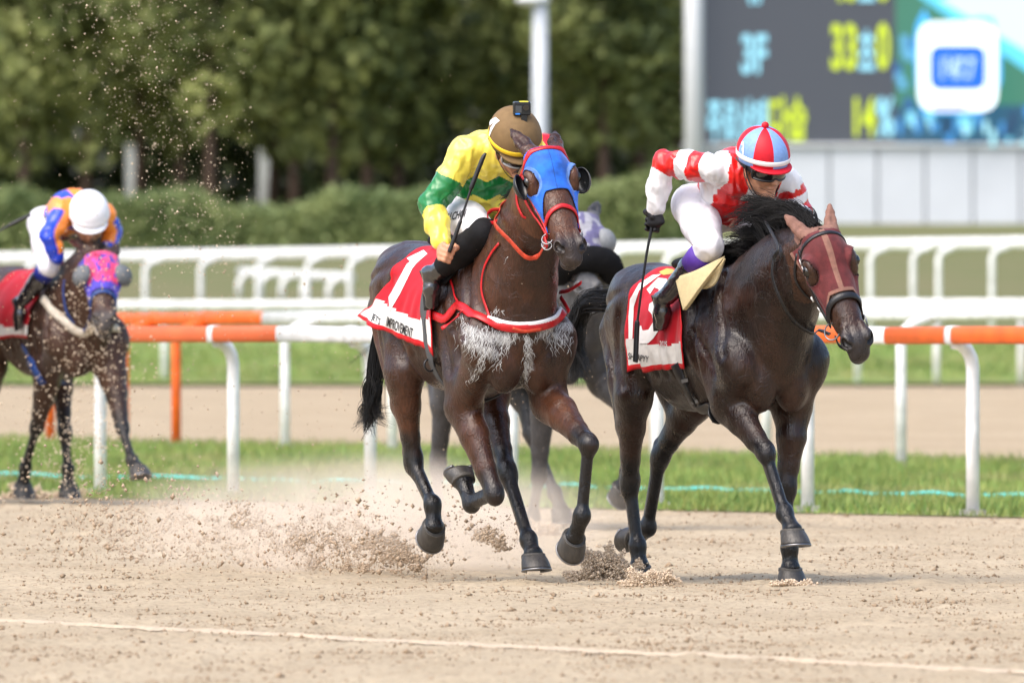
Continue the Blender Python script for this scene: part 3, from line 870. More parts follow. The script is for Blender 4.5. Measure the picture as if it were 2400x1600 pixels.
S1['warm'] = [(S1['LF'][0] * .6 + S1['LF'][1] * .4, V(.16, .16, .2), .9), (S1['RF'][0] * .6 + S1['RF'][1] * .4, V(.12, .2, .3), .55), (f1(-1.4, -.2, 1.1), V(.2, .3, .5), .6), (S1['RH'][1] + V(0, 0, .2), V(.2, .2, .3), .7)]

S2 = dict(name='racehorse', fr=f2, h=.0095, hfine=.005, lo=(-2.05, -.5, -.02), hi=(1.15, .5, 2.05), zf=0., zr=0., mat=coat_material('dark_brown_coat', .32, dust=(.07, .065, .065)), foam=lambda P, lc, n: np.clip(.33 * (lc[:, 0] > -.4) * np.clip((lc[:, 2] - .8) * 2, 0, 1) * (.4 + 1.2 * n), 0, .45), earw=.72, coat=((.0125, .0070, .0058), (.046, .018, .0095), (.0062, .0062, .0074)),  # grey film put into the colour for the coat's mottled sheen
    RF=[J2(c4, 960, 450, -.17), J2(c4, 1155, 695, -.12), J2(c4, 1252, 1005, -.1), J2(c4, 1292, 1100, -.1), J2(c4, 1312, 1178, -.1)],
    LF=[J2(c4, 1290, 490, .16), J2(c4, 1265, 880, .11), J2(c4, 1278, 1190, .10), J2(c4, 1283, 1300, .1), J2(c4, 1285, 1372, .1)],
    RH=[f2(-1.12, -.19, .90), J2(c4, 440, 860, -.13), J2(c4, 480, 1180, -.12), J2(c4, 490, 1285, -.12), J2(c4, 495, 1350, -.12)],
    LH=[f2(-1.16, .18, .88), J2(c4, 597, 725, .12), J2(c4, 535, 1085, .12), J2(c4, 470, 1150, .12), J2(c4, 405, 1150, .12)],
    sole=dict(RF=-6, LF=8, RH=14, LH=115),
    poll=J2(c2, 1340, 668, -.02), A=(.2, -.23, -.59), N=(.16, -1, .3), hs=1.05,
    nmid=f2(.22, -.02, 1.58), earR=(-.128, -.098, -.01), earL=(-.128, .082, -.01), wb=1.2, seed=11, nw=1.08, nh=1.05,
    face=(.054, .022, .011), muzzle=(.022, .020, .021))
S2['warm'] = [(f2(-.25, -.25, 1.0), V(.1, .2, .25), .6), (f2(-1.3, -.2, 1.15), V(.25, .3, .35), .55), (S2['LH'][0], V(.2, .2, .3), .8), (S2['LF'][0], V(.1, .1, .2), .7)]

# ------------------------------------------------------------------ tack
EYE0 = V(0, 0, CH)
def ray_px(px, py): return nz(V((px - CX) / FPX, 1, -(py - HY) / FPX))
def pick(bvh, xy, d0=84.):
    """where the sight line through a photo pixel meets a surface (or comes nearest to it)"""
    r = ray_px(*xy)
    l, n = cast(bvh, EYE0 + r * (d0 - 8), r, 30)
    if l is None:
        best = None
        for d in np.linspace(d0 - 2.2, d0 + 2.2, 60):
            p, nn, i, dist = bvh.find_nearest(Vector(EYE0 + r * d))
            if best is None or dist < best[0]: best = (dist, np.array(p), np.array(nn))
        l, n = best[1], best[2]
    return l, n
def picks(bvh, c, pts, d0=84.): return [pick(bvh, c(*p), d0)[0] for p in pts]
def to_head(R, p):
    q = np.asarray(p) - R['poll']
    return V(q @ R['A'], q @ R['B'], q @ R['N'])
def from_head(R, q): return R['poll'] + q[0] * R['A'] + q[1] * R['B'] + q[2] * R['N']
def mirror(R, p):
    q = to_head(R, p); return from_head(R, V(q[0], -q[1], q[2]))

def decal_px(v2, f, bvh, c, off=.002, d0=84.):
    """lettering given in photo crop pixels, laid on the surface that is seen there"""
    out = np.zeros((len(v2), 3)); ok = np.zeros(len(v2), bool)
    for i, p in enumerate(v2):
        r = ray_px(*c(*p)); l, n = cast(bvh, EYE0 + r * (d0 - 8), r, 30)
        if l is not None:
            if n @ r > 0: n = -n
            out[i] = l + n * off; ok[i] = True
    keep = [q for q in f if all(ok[i] for i in q) and max(np.linalg.norm(out[q[a]] - out[q[a - 1]]) for a in range(3)) < .12]
    used = sorted({i for q in keep for i in q}); mp = {a: b for b, a in enumerate(used)}
    return out[used], [[mp[i] for i in q][::-1] for q in keep]

def place_text(v2, org, right, up, sx, sy):
    """2D lettering -> photo crop pixels: org centre, right/up unit steps in crop px"""
    v2 = np.asarray(v2)
    return np.array(org) + v2[:, :1] * np.array(right) * sx + v2[:, 1:2] * np.array(up) * sy

def hood(R, name, keep, tint, m, amin=.0, amax=.5, thm=120, off=.005, da=.004, dth=1.5, parent=None):
    """close-fitting cloth over the face; keep(a, theta, head coords) cuts its outline and eye holes"""
    hs = R['hs']; aa = np.arange(amin, amax, da); tt = np.arange(-thm, thm + .1, dth)
    P = np.zeros((len(aa), len(tt), 3)); ok = np.zeros((len(aa), len(tt)), bool); C = np.zeros_like(P)
    for i, a in enumerate(aa):
        c = R['poll'] + hs * (a * R['A'] - .03 * R['N'])
        for j, th in enumerate(tt):
            d = math.cos(math.radians(th)) * R['N'] + math.sin(math.radians(th)) * R['B']
            l, n = cast(R['bvh'], c + d * .30, -d, .3)
            if l is None: l = c + d * .05; n = d
            P[i, j] = l + nz(n + d * .5) * off
            q = to_head(R, P[i, j]) / hs; q = q / V(1, R['wb'], R['nc'])
            ok[i, j] = keep(a, th, q); C[i, j] = tint(a, th, q)
    for _ in range(3):
        P[1:-1, 1:-1] = .4 * P[1:-1, 1:-1] + .15 * (P[2:, 1:-1] + P[:-2, 1:-1] + P[1:-1, 2:] + P[1:-1, :-2])
    nu = len(tt); fs = []
    for i in range(len(aa) - 1):
        for j in range(nu - 1):
            if ok[i, j] and ok[i + 1, j] and ok[i, j + 1] and ok[i + 1, j + 1]:
                fs.append([i * nu + j, i * nu + j + 1, (i + 1) * nu + j + 1, (i + 1) * nu + j])
    V_ = P.reshape(-1, 3); used = sorted({k for q in fs for k in q}); mp = {a: b for b, a in enumerate(used)}
    o = mesh_obj(name, V_[used], [[mp[k] for k in q] for q in fs], m, parent or R['root'], colors={'tint': C.reshape(-1, 3)[used]})
    md = o.modifiers.new('thickness', 'SOLIDIFY'); md.thickness = .004; md.offset = -1
    return o

def blinker_cup(R, s, m, r=.062, pole=(-.1, .8, -.45), cover=105, c0=(.178, .105, .02), tall=1.0):
    """bowl round an eye; pole in head axes points to its closed side"""
    hs = R['hs']; c = R['hp'](c0[0], s * c0[1], c0[2])
    p = nz(pole[0] * R['A'] + s * pole[1] * R['B'] + pole[2] * R['N'])
    e1 = nz(np.cross(p, R['A'])); e2 = np.cross(p, e1)
    nu, nv = 28, 12; vs = []
    for j in range(nv):
        th = math.radians(cover) * j / (nv - 1)
        for i in range(nu):
            ph = 2 * math.pi * i / nu
            vs.append(c + r * hs * (math.cos(th) * p * .8 + math.sin(th) * (math.cos(ph) * e1 + tall * math.sin(ph) * e2)))
    fs = grid_faces(nu, nv, True)
    o = mesh_obj('blinker_cup', vs, fs, m, R['root'])
    md = o.modifiers.new('thickness', 'SOLIDIFY'); md.thickness = .005
    return o

def shell(R, mask, off, name, m, parent=None):
    P, Q = R['P'], R['Q']; NN = normals(P, Q)
    fs = Q[np.all(mask[Q], 1)]; used = np.unique(fs); mp = np.full(len(P), -1); mp[used] = np.arange(len(used))
    return mesh_obj(name, P[used] + NN[used] * off, mp[fs], m, parent or R['root'])

def ring(c, n, r, t, m, name, parent):
    n = nz(n); e1 = nz(np.cross(n, V(.3, .2, .9))); e2 = np.cross(n, e1)
    pts = [c + r * (math.cos(p) * e1 + math.sin(p) * e2) for p in np.linspace(0, 2 * math.pi, 28, endpoint=False)]
    return mesh_obj(name, *tube(pts, t, 8, closed=True), m, parent)

def saddle_cloth(R, front, rear, zc, m, hem=.78, wave=0., nr=40, ncol=44, lift=None, flare=0.):
    """front, rear: lists of (u, phi) down the right side, phi from straight up; both flanks are made"""
    fr = R['fr']; fr_ = np.array(front); re_ = np.array(rear)
    tj = np.linspace(0, 1, nr)
    def cv(A): 
        q = np.linspace(0, 1, len(A)); return np.stack([np.interp(tj, q, A[:, 0]), np.interp(tj, q, A[:, 1])], 1)
    fr_, re_ = cv(fr_), cv(re_)
    grids = {}
    for s in (-1, 1):
        G = np.zeros((nr, ncol, 3))
        gi, gj = np.meshgrid(np.linspace(0, 1, ncol), np.linspace(0, 1, nr))
        NZ = .012 * (fbm(np.stack([gi * 5, gj * 6, gi * 0 + s * 3.], -1), 3) - .45)
        for i in range(ncol):
            q = i / (ncol - 1)
            up = fr_ * (1 - q) + re_ * q
            if s == 1: up = up.copy()
            prev = 0
            for j in range(nr):
                u, ph = up[j]; c = fr(u, 0, zc); d = math.cos(ph) * fr.Z + s * math.sin(ph) * fr.L
                l, n = cast(R['bvh'], c + d * .9, -d, .9)
                rad = .3 if l is None else (l - c) @ d
                rad += .014
                lat = rad * math.sin(ph)
                if ph > .9 and lat < prev - .004: 
                    rad += (prev - .004 - lat) / max(.4, math.sin(ph)); lat = rad * math.sin(ph)
                prev = max(lat, prev - .004)
                t = j / (nr - 1)
                w = wave * t * t * (math.sin(q * 9 + 1.3) + .5 * math.sin(q * 17 + t * 3)) + flare * t ** 3 * q ** 2
                w += NZ[j, i]
                G[j, i] = c + d * (rad + max(w, -.008))
                if lift and s == -1: G[j, i] = G[j, i] + lift(q, t)
        for _ in range(2): G[1:-1, 1:-1] = .5 * G[1:-1, 1:-1] + .125 * (G[2:, 1:-1] + G[:-2, 1:-1] + G[1:-1, 2:] + G[1:-1, :-2])
        grids[s] = G
    GR, GL = grids[-1], grids[1]
    A = np.concatenate([GR[::-1], GL[1:]], 0)
    n_ = A.shape[0]; T = np.abs(np.arange(n_) - (nr - 1)) / (nr - 1)
    tt = np.repeat(T, ncol); qq = np.tile(np.linspace(0, 1, ncol), n_)
    fs = grid_faces(ncol, n_)
    # fabric panels: 0 red, 1 white hem, 2 red piping
    mi = []
    for f in fs:
        t = np.mean(tt[f]); q = np.mean(qq[f])
        edge = t > .965 or q < .012 or (q > .985)
        mi.append(2 if edge else (1 if t > hem + (.03 * math.sin(q * 5) if wave else 0) else 0))
    o = mesh_obj('saddle_cloth', A.reshape(-1, 3), [f[::-1] for f in fs], None, R['root'], mats=m, midx=mi)
    md = o.modifiers.new('thickness', 'SOLIDIFY'); md.thickness = .005; md.offset = -1
    V_ = A.reshape(-1, 3)
    return o, BVHTree.FromPolygons(V_.tolist(), [f[::-1] for f in fs])

def uphi(R, p, zc):
    q = R['fr'].loc(p); return (q[0], abs(math.atan2(-q[1], q[2] - zc)))

# ------------------------------------------------------------------ jockeys
M['skin'] = mat('skin', srgb(196, 142, 112), .5, .4, noise=.18, nscale=40, bump=.08, bscale=150)
M['skin'].node_tree.nodes['Principled BSDF'].inputs['Subsurface Weight'].default_value = .08
M['silk'] = mat('racing_silk', (1, 1, 1), .27, .6, attr='tint', noise=.08, nscale=25, bump=.5, bscale=13, sheen=.1, stretch=(1, 1, .45))
M['breeches'] = mat('white_breeches', (.74, .73, .77), .5, .4, noise=.1, nscale=18, bump=.25, bscale=40)
M['boot'] = mat('black_boot', (.012, .012, .015), .12, .8, bump=.8, bscale=26, coat=1.)
M['matte_black'] = mat('matte_black_cloth', (.006, .006, .0075), .75, .25, bump=.2, bscale=60)
M['glove'] = mat('black_glove', (.010, .010, .012), .6, .35, bump=.25, bscale=90)
M['lens'] = mat('dark_lens', (.012, .011, .012), .06, .7, coat=.5)
M['goggle'] = mat('goggle_frame', (.02, .02, .022), .35, .5)

def fist(fd, c, wr, w, k=.005, sc=1.0, side=1):
    """closed hand round a shaft: c centre on the shaft, wr wrist, w shaft direction (thumb end)"""
    w = nz(w); e1 = wr - c; e1 = nz(e1 - w * (e1 @ w)); e2 = np.cross(w, e1) * side
    fd.cap(wr, c + e1 * .030 * sc + e2 * .012 * sc, (.026 * sc, .021 * sc), (.040 * sc, .020 * sc), .014, w)
    for i in range(4):
        o = w * (.030 - .0205 * i) * sc; r = (.0105, .0108, .0103, .009)[i] * sc
        q = [.034, .025, .024, .022]
        pts = []
        for a, rho in ((20, .032), (75, .0275), (140, .0235), (205, .0215), (255, .020)):
            a = math.radians(a)
            pts.append(c + o + sc * rho * (math.cos(a) * e1 + math.sin(a) * e2) * (1.06 if i in (1, 2) else 1))
        fd.chain(pts, [r * 1.05, r * 1.08, r, r * .95, r * .85], k)
    t = [c + e1 * .036 * sc + w * .022 * sc - e2 * .006, c + w * .043 * sc - e2 * .022 * sc + e1 * .012 * sc, c + w * .040 * sc - e2 * .026 * sc - e1 * .014 * sc, c + w * .030 * sc - e2 * .012 * sc - e1 * .027 * sc]
    fd.chain(t, [.014 * sc, .0125 * sc, .0115 * sc, .0098 * sc], k)

def field_for(pts, h, pad=.14):
    P = np.array(pts); return Field(V(0, 0, 0), np.eye(3), P.min(0) - pad, P.max(0) + pad, h)

def fold(P, Q, amp, fq=(14, 14, 14), ridge=True, seed=0., it=0):
    NN = normals(P, Q)
    q = P * np.array(fq) + seed
    q = q + 1.2 * np.stack([vnoise(q * .7 + 5), vnoise(q * .7 + 9), vnoise(q * .7 + 13)], 1)
    n = fbm(q, 2)
    if ridge: n = 1 - np.abs(n * 2.6 - 1.0)
    P = P + NN * (amp * (n - .55))[:, None]
    return smooth_mesh(P, Q, it) if it else P

def build_jockey(S):
    hc, U, G = np.asarray(S['head']), nz(S['U']), np.asarray(S['G'], float)
    G = nz(G - U * (G @ U)); X = np.cross(G, U); k = S.get('hk', 1.12)      # X: towards the wearer's right
    sR, eR, wR, sL, eL, wL = [np.asarray(S[n]) for n in ('sR', 'eR', 'wR', 'sL', 'eL', 'wL')]
    hR, kR, aR, tR, hL, kL, aL, tL = [np.asarray(S[n]) for n in ('hR', 'kR', 'aR', 'tR', 'hL', 'kL', 'aL', 'tL')]
    h = S.get('h', .0055)
    ch = (sR + sL) / 2; pv = (hR + hL) / 2
    lat = nz(sL - sR); lath = nz(hL - hR)
    ax = nz(ch - pv); fwd = nz(np.cross(lat, ax)) * -1       # chest side
    if fwd[2] > 0: fwd = -fwd
    neck = ch + ax * .03 + fwd * .01
    hp = lambda x, g, u: hc + k * (x * X + g * G + u * U)
    allp = [sR, eR, wR, sL, eL, wL, hR, kR, aR, tR, hL, kL, aL, tL, hc]
    root = empty('jockey', S['base'])
    # ---- body: one continuous skin
    fd = field_for(allp, h)
    def torso(f, g=0.):
        f.chain([pv, pv * .6 + ch * .4 - fwd * .015, pv * .25 + ch * .75 - fwd * .03, ch - fwd * .005], [(.125 + g, .095 + g), (.118 + g, .09 + g), (.15 + g, .10 + g), (.135 + g, .08 + g)], .04, lat)
        for a in (sR, sL): f.cap(ch + (a - ch) * .4, a, (.075 + g), .052 + g, .05)
    torso(fd)
    fd.cap(ch, hp(0, -.02, -.10), .055, .052 * k, .03)
    fd.ell(hp(0, -.005, -.02), V(.077, .095, .105) * k, [X, G, U], .03)
    fd.ell(hp(0, .035, -.105), V(.058, .058, .062) * k, [X, G, U], .035)
    fd.cap(hp(0, .055, -.165), hp(0, .078, -.168), .024 * k, .017 * k, .03)
    fd.cap(hp(-.045, .0, -.13), hp(.0, .06, -.168), .022 * k, .018 * k, .03); fd.cap(hp(.045, .0, -.13), hp(.0, .06, -.168), .022 * k, .018 * k, .03)
    fd.cap(hp(0, .086, -.062), hp(0, .110, -.098), .011 * k, .015 * k, .014)
    for s in (-1, 1):
        fd.ell(hp(s * .012, .100, -.102), V(.010, .011, .008) * k, [X, G, U], .008)
        fd.ell(hp(s * .037, .072, -.092), V(.025, .020, .022) * k, [X, G, U], .02)
        fd.ell(hp(s * .032, .092, -.058), V(.016, .012, .010) * k, [X, G, U], .01, True)
        fd.ell(hp(s * .080, .0, -.075), V(.010, .020, .030) * k, [X, G, U], .008)
    fd.ell(hp(0, .088, -.128), V(.024, .013, .006) * k, [X, G, U], .008); fd.ell(hp(0, .085, -.141), V(.02, .012, .0065) * k, [X, G, U], .008)
    fd.ell(hp(0, .103, -.1345), V(.022, .012, .002) * k, [X, G, U], .004, True)
    for a, b, c in ((sR, eR, wR), (sL, eL, wL)):
        fd.chain([a, (a + b) / 2, b, b * .6 + c * .4, c], [.05, .046, .036, .038, .026], .02)
    for a, b, c, d in ((hR, kR, aR, tR), (hL, kL, aL, tL)):
        fd.chain([a, a * .6 + b * .4, b, b * .65 + c * .35, c], [.085, .078, .050, .042, .026], .03)
        fd.cap(c, c + (d - c) * .8, .024, .015, .02)
    hands = []
    for nm, w_ in (('R', wR), ('L', wL)):
        hh = S.get('hand' + nm)
        if hh is None or S.get('glove' + nm): fd.ell(w_, .028, None, .02)
        else: fist(fd, np.asarray(hh[0]), w_, hh[1], .0045, S.get('hsz', 1.1), 1 if nm == 'R' else -1)
    P, Q = fd.mesh(); P = smooth_mesh(P, Q, 1, .4)
    body = mesh_obj('body', P, Q, M['skin'], root)
    bvb = bvh_of(P, Q)
    # ---- silks
    fd = field_for([sR, eR, wR, sL, eL, wL, hR, hL, ch], h)
    wt = S.get('waist', .12)
    pv2 = pv * (1 - wt) + ch * wt
    g = .016
    fd.chain([pv2, pv * .6 + ch * .4 - fwd * .012, pv * .25 + ch * .75 - fwd * .035, ch - fwd * .01], [(.132 + g, .10 + g), (.13 + g, .105 + g), (.158 + g, .112 + g), (.135 + g, .085 + g)], .05, lat)
    for a in (sR, sL): fd.cap(ch + (a - ch) * .3, a, .085, .066, .05)
    fd.cap(ch, ch + (hp(0, -.02, -.12) - ch) * .55, .075, .066, .03)
    for a, b, c in ((sR, eR, wR), (sL, eL, wL)):
        c2 = c + (b - c) * .06
        fd.chain([a, (a + b) / 2, b, b * .5 + c * .5, c2], [.064, .061, .054, .049, .036], .03)
        fd.cap(c2, c, .034, .033, .01)
    P, Q = fd.mesh()
    P = fold(P, Q, S.get('fold', .034), (10, 10, 6), True, S.get('seed', 0)); P = fold(P, Q, .011, (26, 26, 16), True, 4.); P = smooth_mesh(P, Q, 1, .4)
    ctx = dict(P=P, sR=sR, eR=eR, wR=wR, sL=sL, eL=eL, wL=wL, ch=ch, pv=pv, ax=ax, lat=lat, fwd=fwd, L=np.linalg.norm(ch - pv))
    silks = mesh_obj('racing_jacket', P, Q, S.get('silk_mat', M['silk']), root, colors={'tint': S['silk'](ctx)})
    bvs = bvh_of(P, Q)
    # ---- breeches
    fd = field_for([hR, hL, kR, kL, pv, pv2], h)
    fd.chain([pv - ax * .03, pv + ax * .14], [(.135, .115), (.125, .10)], .04, lath)
    for a, b, c in ((hR, kR, aR), (hL, kL, aL)):
        fd.ell(a - fwd * .03 - ax * .02, .10, None, .05)
        e = b + (c - b) * S.get('knee', .12)
        fd.chain([a, a * .55 + b * .45, b, e], [.10, .094, .066, .058], .04)
    P, Q = fd.mesh()
    P = fold(P, Q, .012, (12, 12, 12), True, 8.); P = smooth_mesh(P, Q, 1, .4)
    br = mesh_obj('breeches', P, Q, S.get('breeches_mat', M['breeches']), root)
    bvr = bvh_of(P, Q)
    # ---- boots
    for a, b, c in ((kR, aR, tR), (kL, aL, tL)):
        fd = field_for([a, b, c], h, .14)
        n = nz(b - a); t0 = S.get('boot', .18)
        fd.chain([a + (b - a) * t0, a * .6 + b * .4, b * .9 + a * .1], [.060, .062, .044], .02)
        heel = b - nz(c - b) * .035 + n * .03
        fd.cap(heel, b + (c - b) * .5, (.032, .042), (.037, .036), .025, lath)
        fd.cap(b + (c - b) * .45, c, (.040, .034), (.033, .021), .025, lath)
        P, Q = fd.mesh(); P = fold(P, Q, .008, (15, 15, 15), True, 2.); P = smooth_mesh(P, Q, 1, .4)
        bo = mesh_obj('boot', P, Q, M['boot'], root)
        tdir = nz(c - b); dn = nz(np.cross(lath, tdir)); dn = dn if dn @ n > 0 else -dn
        sole = tube(spline([heel + dn * .036 + tdir * -.01, b + tdir * .03 + dn * .03, b + (c - b) * .6 + dn * .036, c + dn * .018 + tdir * .03], 14), 0, 8, flat=(.037, .006), lat=lath)
        mesh_obj('sole', *sole, M['goggle'], bo)
        if S.get('cuff'):
            q = [a + (b - a) * t for t in (t0 - .20, t0 - .1, t0 + .04)]
            mesh_obj('boot_cuff', *tube(q, [.069, .071, .066], 24), S['cuff'], bo)
    # ---- gloves
    for nm, w_, e_ in (('R', wR, eR), ('L', wL, eL)):
        if S.get('glove' + nm):
            hh = S['hand' + nm]
            f2_ = field_for([w_, hh[0]], .0045, .12)
            fist(f2_, np.asarray(hh[0]), w_, hh[1], .0045, S.get('hsz', 1.1) * 1.07, 1 if nm == 'R' else -1)
            f2_.cap(w_ + (e_ - w_) * .12, w_, .036, .03, .015)
            P2, Q2 = f2_.mesh(); mesh_obj('glove', P2, Q2, M['glove'], root)
    # ---- helmet with cloth cap
    nu, nv = 64, 22; vs = []; cols = []
    for j in range(nv):
        th = math.radians(108) * j / (nv - 1)
        for i in range(nu):
            ph = 2 * math.pi * i / nu                          # 0 = front
            e = 1.0
            vs.append(hp(math.sin(th) * math.sin(ph) * .1085, math.sin(th) * math.cos(ph) * (.124 if math.cos(ph) > 0 else .126), math.cos(th) * .112 + .008 - .012 * math.sin(th) * math.cos(ph)))
    fs = grid_faces(nu, nv, True)
    mi = []
    for f in fs:
        cph = (np.mean([(x % nu) if (x % nu) or max(y % nu for y in f) < nu - 1 else nu for x in f]) / nu * 8) % 8
        mi.append(S['gore'](cph))
    he = mesh_obj('helmet', vs, [f[::-1] for f in fs], None, root, mats=S['cap_mats'], midx=mi)
    md = he.modifiers.new('thickness', 'SOLIDIFY'); md.thickness = .006; md.offset = -1
    def rimp(ph, th, o):
        t = math.radians(th)
        return hp(math.sin(t) * math.sin(ph) * (.1085 + o), math.sin(t) * math.cos(ph) * (.124 + o), math.cos(t) * .112 + .008 - .012 * math.sin(t) * math.cos(ph))
    ps = np.linspace(0, 2 * math.pi, 60, endpoint=False)
    bandp = [rimp(p, 93, .006) for p in ps]; bn = [nz(p - hc - U * ((p - hc) @ U)) for p in bandp]
    mesh_obj('hat_band', *strap(bandp, bn, .021 * k, .0022, True), S['band'], he)
    # peak
    pk = []; pp = np.radians(np.linspace(-62, 62, 25))
    for q in range(5):
        for p in pp:
            ext = (.034 * math.cos(p * 1.35) ** .7 if math.cos(p * 1.35) > 0 else 0) * q / 4
            pk.append(rimp(p, 104, .001) + k * (nz(X * math.sin(p) + G * math.cos(p)) * ext - U * ext * .45))
    pe = mesh_obj('peak', pk, grid_faces(25, 5), S['peak'], he)
    md = pe.modifiers.new('thickness', 'SOLIDIFY'); md.thickness = .006
    bvhel = BVHTree.FromPolygons([Vector(v) for v in vs], [f[::-1] for f in fs])
    # ---- goggles
    if S.get('goggles', True):
        def gg(az, u, o): 
            a = math.radians(az); return hp(math.sin(a) * (.083 + o), .012 + math.cos(a) * (.098 + o), u)
        azs = np.linspace(-66, 66, 31); us = np.linspace(-1, 1, 11)
        gv = []; 
        for u in us:
            for az in azs:
                w_ = .029 * (1 - .25 * abs(az / 66) ** 3); nosecut = .010 * math.exp(-(az / 9) ** 2) if u < 0 else 0
                gv.append(gg(az, -.060 + u * (w_ - nosecut), .012 * (1 - .5 * u * u)))
        go = mesh_obj('goggle_lens', gv, grid_faces(31, 11), M['lens'], root)
        edge = [gv[i] for i in range(31)] + [gv[(j + 1) * 31 - 1] for j in range(1, 11)] + [gv[10 * 31 + i] for i in range(29, -1, -1)] + [gv[j * 31] for j in range(9, 0, -1)]
        mesh_obj('goggle_frame', *tube(edge, .0052 * k, 8, closed=True), S.get('gframe', M['goggle']), go)
        for s in (-1, 1):
            st = [gg(s * 64, -.058, .006), hp(s * .096, -.01, -.040), hp(s * .10, -.06, -.02)]
            mesh_obj('goggle_strap', *tube(spline(st, 8), 0, 8, flat=(.010 * k, .0018), lat=U), M['goggle'], go)
    for s in (-1, 1):                                          # chin strap
        st = [hp(s * .100, .015, -.03), hp(s * .086, .022, -.09), hp(s * .05, .045, -.165), hp(0, .065, -.196)]
        mesh_obj('chin_strap', *tube(spline(st, 12), 0, 8, flat=(.007, .0016), lat=G), M['black_strap'], he)
    return dict(root=root, bvb=bvb, bvs=bvs, bvr=bvr, bvhel=bvhel, helmet=he, hp=hp, X=X, G=G, U=U, k=k, jacket=silks, breeches=br, body=body)

# ------------------------------------------------------------------ colours of cloth and silks
M['cloth_red'] = mat('red_number_cloth', srgb(180, 4, 30), .62, .3, noise=.12, nscale=14, bump=.25, bscale=18, sheen=.1)
M['cloth_white'] = mat('white_cloth_hem', (.72, .71, .68), .65, .3, noise=.12, nscale=25, bump=.2, bscale=30)
M['piping'] = mat('red_piping', srgb(200, 18, 30), .5, .3)
M['print_white'] = mat('white_print', (.78, .77, .76), .6, .3, noise=.06)
M['print_black'] = mat('black_print', (.012, .012, .014), .6, .3)
CLOTH = [M['cloth_red'], M['cloth_white'], M['piping']]
M['blue_hood'] = mat('blue_hood', srgb(22, 100, 205), .62, .3, noise=.5, nscale=13, col2=None, bump=.15, bscale=120, sheen=.2, attr='tint')
M['hood'] = mat('tinted_hood', (1, 1, 1), .7, .25, noise=.3, nscale=30, bump=.2, bscale=200, sheen=.15, attr='tint')
M['tan'] = mat('tan_cloth', srgb(132, 98, 86), .8, .2, noise=.2, nscale=50, bump=.2, bscale=150)
M['plastic_black'] = mat('black_plastic', (.012, .013, .014), .25, .5)
M['grey_strap'] = mat('grey_girth', (.075, .078, .082), .6, .3, bump=.2, bscale=120)

def part(name, vf, m, parent, smooth=True): return mesh_obj(name, vf[0], vf[1], m, parent, smooth)

YEL, GRN = np.array(srgb(238, 220, 84)), np.array(srgb(10, 118, 56))
RED, WHT = np.array(srgb(214, 20, 18)), np.array((.80, .79, .80))
def zig(x): return np.abs((x % 1) - .5) * 2
def arm_params(c, s):
    sh, el, wr = c['s' + s], c['e' + s], c['w' + s]
    d1, t1 = seg_dist(c['P'], sh, el); d2, t2 = seg_dist(c['P'], el, wr)
    tor, _ = seg_dist(c['P'], c['pv'], c['ch'])
    return d1, t1, d2, t2, tor
def silk_yellow(c):
    P = c['P']; col = np.tile(YEL, (len(P), 1))
    z = P[:, 2] + .03 * zig(P[:, 0] * 8) - .25 * ((P - c['ch']) @ c['lat']) * .0
    g = (z > 1.905) & (z < 1.995)
    for s in 'RL':
        d1, t1, d2, t2, tor = arm_params(c, s)
        arm = ((d1 < .085) & (t1 > .25)) | (d2 < .08)
        g &= ~arm
        zz = .05 * zig(np.arctan2((P - c['s' + s]) @ c['fwd'], (P - c['s' + s]) @ c['lat']) / 6.283 * 5)
        ga = arm & (d1 <= d2 + .012) & (t1 > .50 + zz)
        ga |= arm & (d2 < d1) & (t2 < .16 + zz)
        g |= ga
    col[g] = GRN
    return col
def silk_redwhite(c):
    P = c['P']; col = np.tile(WHT, (len(P), 1))
    x = (P - c['ch']) @ c['lat']; t = ((P - c['pv']) @ c['ax']) / c['L']
    zz = .018 * (vnoise(np.stack([t * 14, x * 0, x * 0], 1)) - .5)
    red = (np.abs(x + .005 + zz) < .135) & (np.abs(x + zz) > .0)
    red |= (t < .30 + zz) & (t > -.2)
    red &= ~((np.abs(x) < .03) & (t > .80))
    arms = np.zeros(len(P), bool); ra = np.zeros(len(P), bool)
    for s in 'RL':
        d1, t1, d2, t2, tor = arm_params(c, s)
        arm = ((d1 < .085) & (t1 > .12)) | (d2 < .08)
        arms |= arm
        tz = t1 + .05 * (vnoise(P * 14) - .5)
        r_ = arm & (d1 <= d2 + .01) & (((tz > .16) & (tz < .42)) | (tz > .68))
        ra |= r_
    red = (red & ~arms) | ra
    col[red] = RED
    return col

# ------------------------------------------------------------------ the bay runner in the blue hood and its rider
def whip(name, pts, radii, mlist, label):
    o = mesh_obj(name, *tube(spline(pts, 40), np.interp(np.linspace(0, 1, 40), np.linspace(0, 1, len(radii)), radii), 10), M['black_strap'])
    tag(o, label, 'riding whip')
    return o

